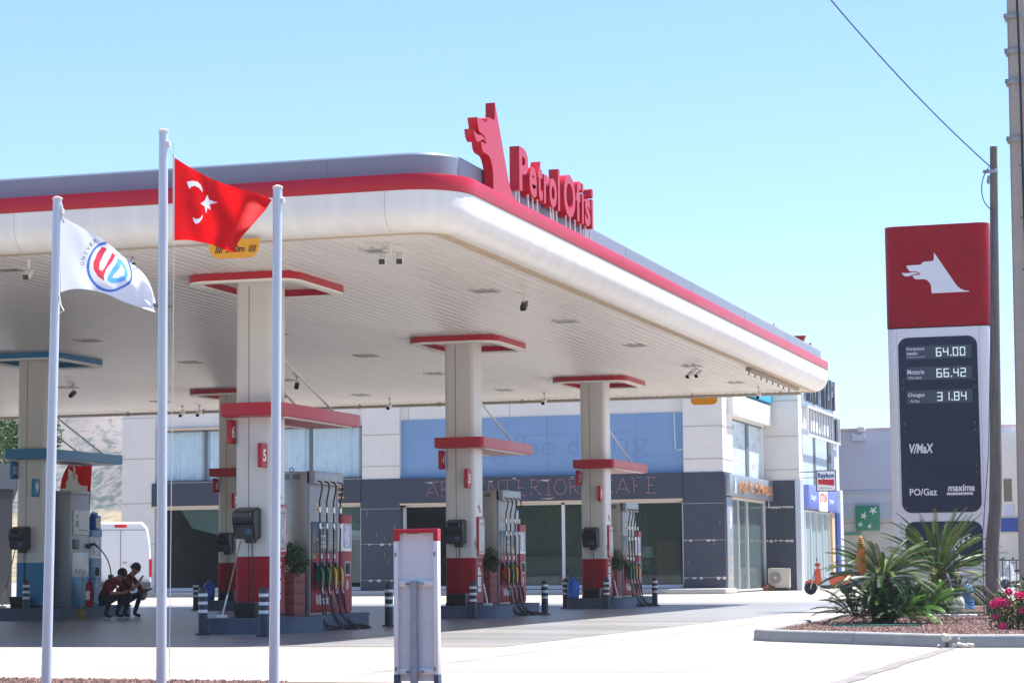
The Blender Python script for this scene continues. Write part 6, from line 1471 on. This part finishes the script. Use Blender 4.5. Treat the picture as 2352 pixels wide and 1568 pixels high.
def person(loc, rz, J, label, shirt, trousers, cap=None, sc=1.0):
    t = thing('person', label, 'person', loc, rz); t.scale = (sc, sc, sc)
    E, Rr = figure(t, J)
    o = body('body', J, E, Rr, [SKIN, shirt, trousers, SHOE], reg, t)
    hd = Vector(J['head']); cr = Vector(J['crown']); ch_ = Vector(J['chin']); up = (cr - ch_).normalized()
    fwd = Vector(J.get('_f', (0, -1, 0))) if False else FACE
    rt = up.cross(fwd).normalized(); fw = rt.cross(up).normalized()
    fr = Fr(hd, tuple(rt), tuple(fw))
    mb = MB(); M3 = Matrix((tuple(rt) + (0,), tuple(fw) + (0,), tuple(up) + (0,), (0, 0, 0, 1))).transposed()
    pts = []
    bmesh.ops.create_uvsphere(mb.bm, u_segments=18, v_segments=12, radius=.112, matrix=Matrix.Translation(hd + up * .028 - fw * .022) @ M3 @ Matrix.Diagonal((.92, 1.02, .98, 1)))
    # hair shell only above and behind the face
    dl = [v for v in mb.bm.verts if ((v.co - hd).dot(up) < -.01 and (v.co - hd).dot(fw) > -.02) or (v.co - hd).dot(up) < -.07]
    bmesh.ops.delete(mb.bm, geom=dl, context='VERTS')
    for f in mb.bm.faces: f.smooth = True
    mb.build('hair' if not cap else 'cap', cap or HAIR, t)
    mb = MB()
    for sgn in (-1, 1):
        e = hd + rt * .032 * sgn + fw * .088 + up * .0
        bmesh.ops.create_uvsphere(mb.bm, u_segments=8, v_segments=6, radius=.011, matrix=Matrix.Translation(e))
    mb.build('eye', TXTK, t)
    mb = MB(); n0 = hd + fw * .09 - up * .03; mb.tube([hd + fw * .088 + up * .005, n0 + fw * .022], [.008, .016], 6)
    for sgn in (-1, 1): mb.lathe([(0, -.006), (.026, -.004), (.028, .004), (0, .006)], hd + rt * .098 * sgn - up * .01, 8, ax=Fr((0, 0, 0), tuple(fw), tuple(up)))
    mb.build('nose_and_ears', SKIN, t)
    mb = MB(); m0 = hd + fw * .083 - up * .062; mb.tube([m0 - rt * .025, m0 + fw * .006, m0 + rt * .025], .006, 5); mb.build('mouth', mat('lips', (140, 80, 74), .6) if 'lips' not in bpy.data.materials else bpy.data.materials['lips'], t)
    return t
# seated on the island edge, facing +x; body hunched forward
FACE = Vector((1, -.15, -.25)).normalized()
Jseat = dict(pelvis=(0, 0, .34), waist=(.08, 0, .52), chest=(.27, 0, .74), neck=(.42, 0, .86), chin=(.50, 0, .87), head=(.56, -.01, .93), crown=(.58, -.01, 1.03),
    shoL=(.31, .19, .79), elbowL=(.46, .24, .56), wristL=(.66, .12, .60), handL=(.73, .08, .62), shoR=(.31, -.19, .79), elbowR=(.42, -.25, .54), wristR=(.62, -.14, .54), handR=(.7, -.1, .56),
    hipL=(.06, .1, .33), kneeL=(.44, .2, .55), ankleL=(.28, .18, .08), toeL=(.44, .2, .04), hipR=(.06, -.1, .33), kneeR=(.42, -.2, .54), ankleR=(.25, -.18, .08), toeR=(.41, -.2, .04))
def shift(J, **kw): K = dict(J); K.update(kw); return K
person((-24.22, 47.6, -.01), -.15, dict(Jseat), 'man in a maroon shirt squatting hunched at the island edge, nearer the picture', MAROON, NAVY, sc=1.06)
bpy.context.view_layer.update()
person((-24.05, 48.15, -.01), -.1, shift(Jseat, elbowR=(.48, -.2, .6), wristR=(.58, -.1, .78), handR=(.6, -.06, .85), chest=(.2, 0, .8), neck=(.32, 0, .95), shoL=(.24, .19, .86), shoR=(.24, -.19, .86), head=(.44, 0, 1.06), chin=(.39, 0, .98), crown=(.45, 0, 1.16)), 'man in a dark cap squatting behind the maroon-shirted man, hand at his chin', mat('dark maroon shirt', (96, 22, 34), .85), NAVY, cap=mat('navy cap', (36, 40, 62), .8), sc=1.05)
# standing, stooped person behind the right cycad
FACE = Vector((.2, -1, -.5)).normalized()
Jst = dict(pelvis=(0, 0, .92), waist=(0, -.06, 1.08), chest=(0, -.2, 1.28), neck=(0, -.34, 1.38), chin=(0, -.40, 1.38), head=(0, -.46, 1.42), crown=(0, -.5, 1.5),
    shoL=(-.19, -.24, 1.3), elbowL=(-.26, -.3, 1.02), wristL=(-.2, -.36, .8), handL=(-.17, -.38, .72), shoR=(.19, -.24, 1.3), elbowR=(.3, -.26, 1.05), wristR=(.26, -.34, .82), handR=(.22, -.36, .74),
    hipL=(-.12, 0, .88), kneeL=(-.22, -.05, .48), ankleL=(-.26, .02, .08), toeL=(-.28, -.14, .04), hipR=(.12, 0, .88), kneeR=(.2, -.05, .48), ankleR=(.22, .02, .08), toeR=(.24, -.14, .04))
person((-5.35, 48.3, .1), .1, Jst, 'person in dark trousers and pale blue shirt stooping over water jugs behind the right cycad', mat('pale blue shirt', (160, 176, 214), .8), NAVY, sc=.95)
WJ = mixmat('blue tinted water jug', (120, 180, 225), .5, .1, (150, 205, 240))
def wjug(x, y, l):
    t = thing('water_jug', l, 'water jug', (x, y, .11), 0, 'blue water jugs in the bed')
    mb = MB(); pr3 = [(.12, 0), (.14, .02)]
    for k in range(5): pr3 += [(.14, .06 + k * .06), (.132, .075 + k * .06), (.14, .09 + k * .06)]
    pr3 += [(.14, .38), (.11, .46), (.04, .52), (.03, .56)]
    mb.lathe(pr3, seg=18); mb.build('bottle', WJ, t); mb = MB(); mb.lathe([(.034, .55), (.036, .56), (.036, .6), (0, .6)], seg=12); mb.build('cap', JUG, t)
wjug(-5.27, 47.6, 'blue water jug between the legs of the stooping person'); wjug(-4.88, 47.8, 'blue water jug right of the stooping person')
mb = MB(); bmesh.ops.create_icosphere(mb.bm, subdivisions=3, radius=.15, matrix=Matrix.Translation((-4.98, 47.2, .22)) @ Matrix.Diagonal((.8, .7, 1.1, 1)))
for v in mb.bm.verts: v.co += Vector((1, 1, .3)) * noise.noise(v.co * 9) * .05
for f in mb.bm.faces: f.smooth = True
tag(mb.build('white_bag', mat('crumpled white plastic', (226, 226, 228), .6, bump=.5, bscale=12)), 'crumpled white plastic bag by the right water jug', 'bag')
# flat stones and garden hose in the bed
for k, (x, y, w_) in enumerate(((-4.75, 41.4, .42), (-4.28, 41.3, .42))):
    mb = MB(); mb.box(-w_ / 2, w_ / 2, -.09, .09, 0, .045, bev=.01); o = mb.build('paving_stone', mat('white kerbstone', (226, 224, 218), .8)); o.location = (x, y, .105); tag(o, ('left' if k == 0 else 'right') + ' one of the two flat white stones lying in the gravel by the wooden pole', 'stone', 'white flat stones in the bed')
mb = MB(); mb.tube(bez((-5.6, 34.7, .13), (-5.0, 34.2, .13), (-4.7, 34.9, .14), (-4.2, 34.5, .13), 16), .013, 6); mb.tube(bez((-5.0, 44.2, .13), (-4.8, 43.4, .13), (-4.6, 44.5, .14), (-4.2, 44.0, .13), 12), .013, 6)
tag(mb.build('garden_hose', mat('teal hose', (30, 120, 110), .4)), 'teal garden hose lying in the gravel at the foot of the cycads', 'hose')

t = thing('dry_bush', 'small heap of dry brown leaves beside the air conditioner', 'dry leaves', (-18.45, 98.2, 0))
leaves('heap', [(0, 0, .12, .2), (.18, .05, .08, .14)], 700, .09, [mat('dry brown leaf', (150, 96, 66), .9), mat('dry tan leaf', (178, 130, 96), .9)], t, 77)
# ================================================================ AIR
mb = MB(); mb.box(-950, 950, -650, 1150, -1.2, 120)
hz = mb.build('haze', [], kind='stuff'); hz['label'] = 'thin summer haze over the whole place'; hz['category'] = 'haze'
hm = bpy.data.materials.new('summer haze'); hm.use_nodes = True; nt = hm.node_tree; nt.nodes.remove(nt.nodes['Principled BSDF'])
pv = nt.nodes.new('ShaderNodeVolumePrincipled'); pv.inputs['Density'].default_value = .0003; pv.inputs['Color'].default_value = (.86, .92, 1, 1)
nt.links.new(pv.outputs[0], nt.nodes['Material Output'].inputs['Volume']); hz.data.materials.append(hm)
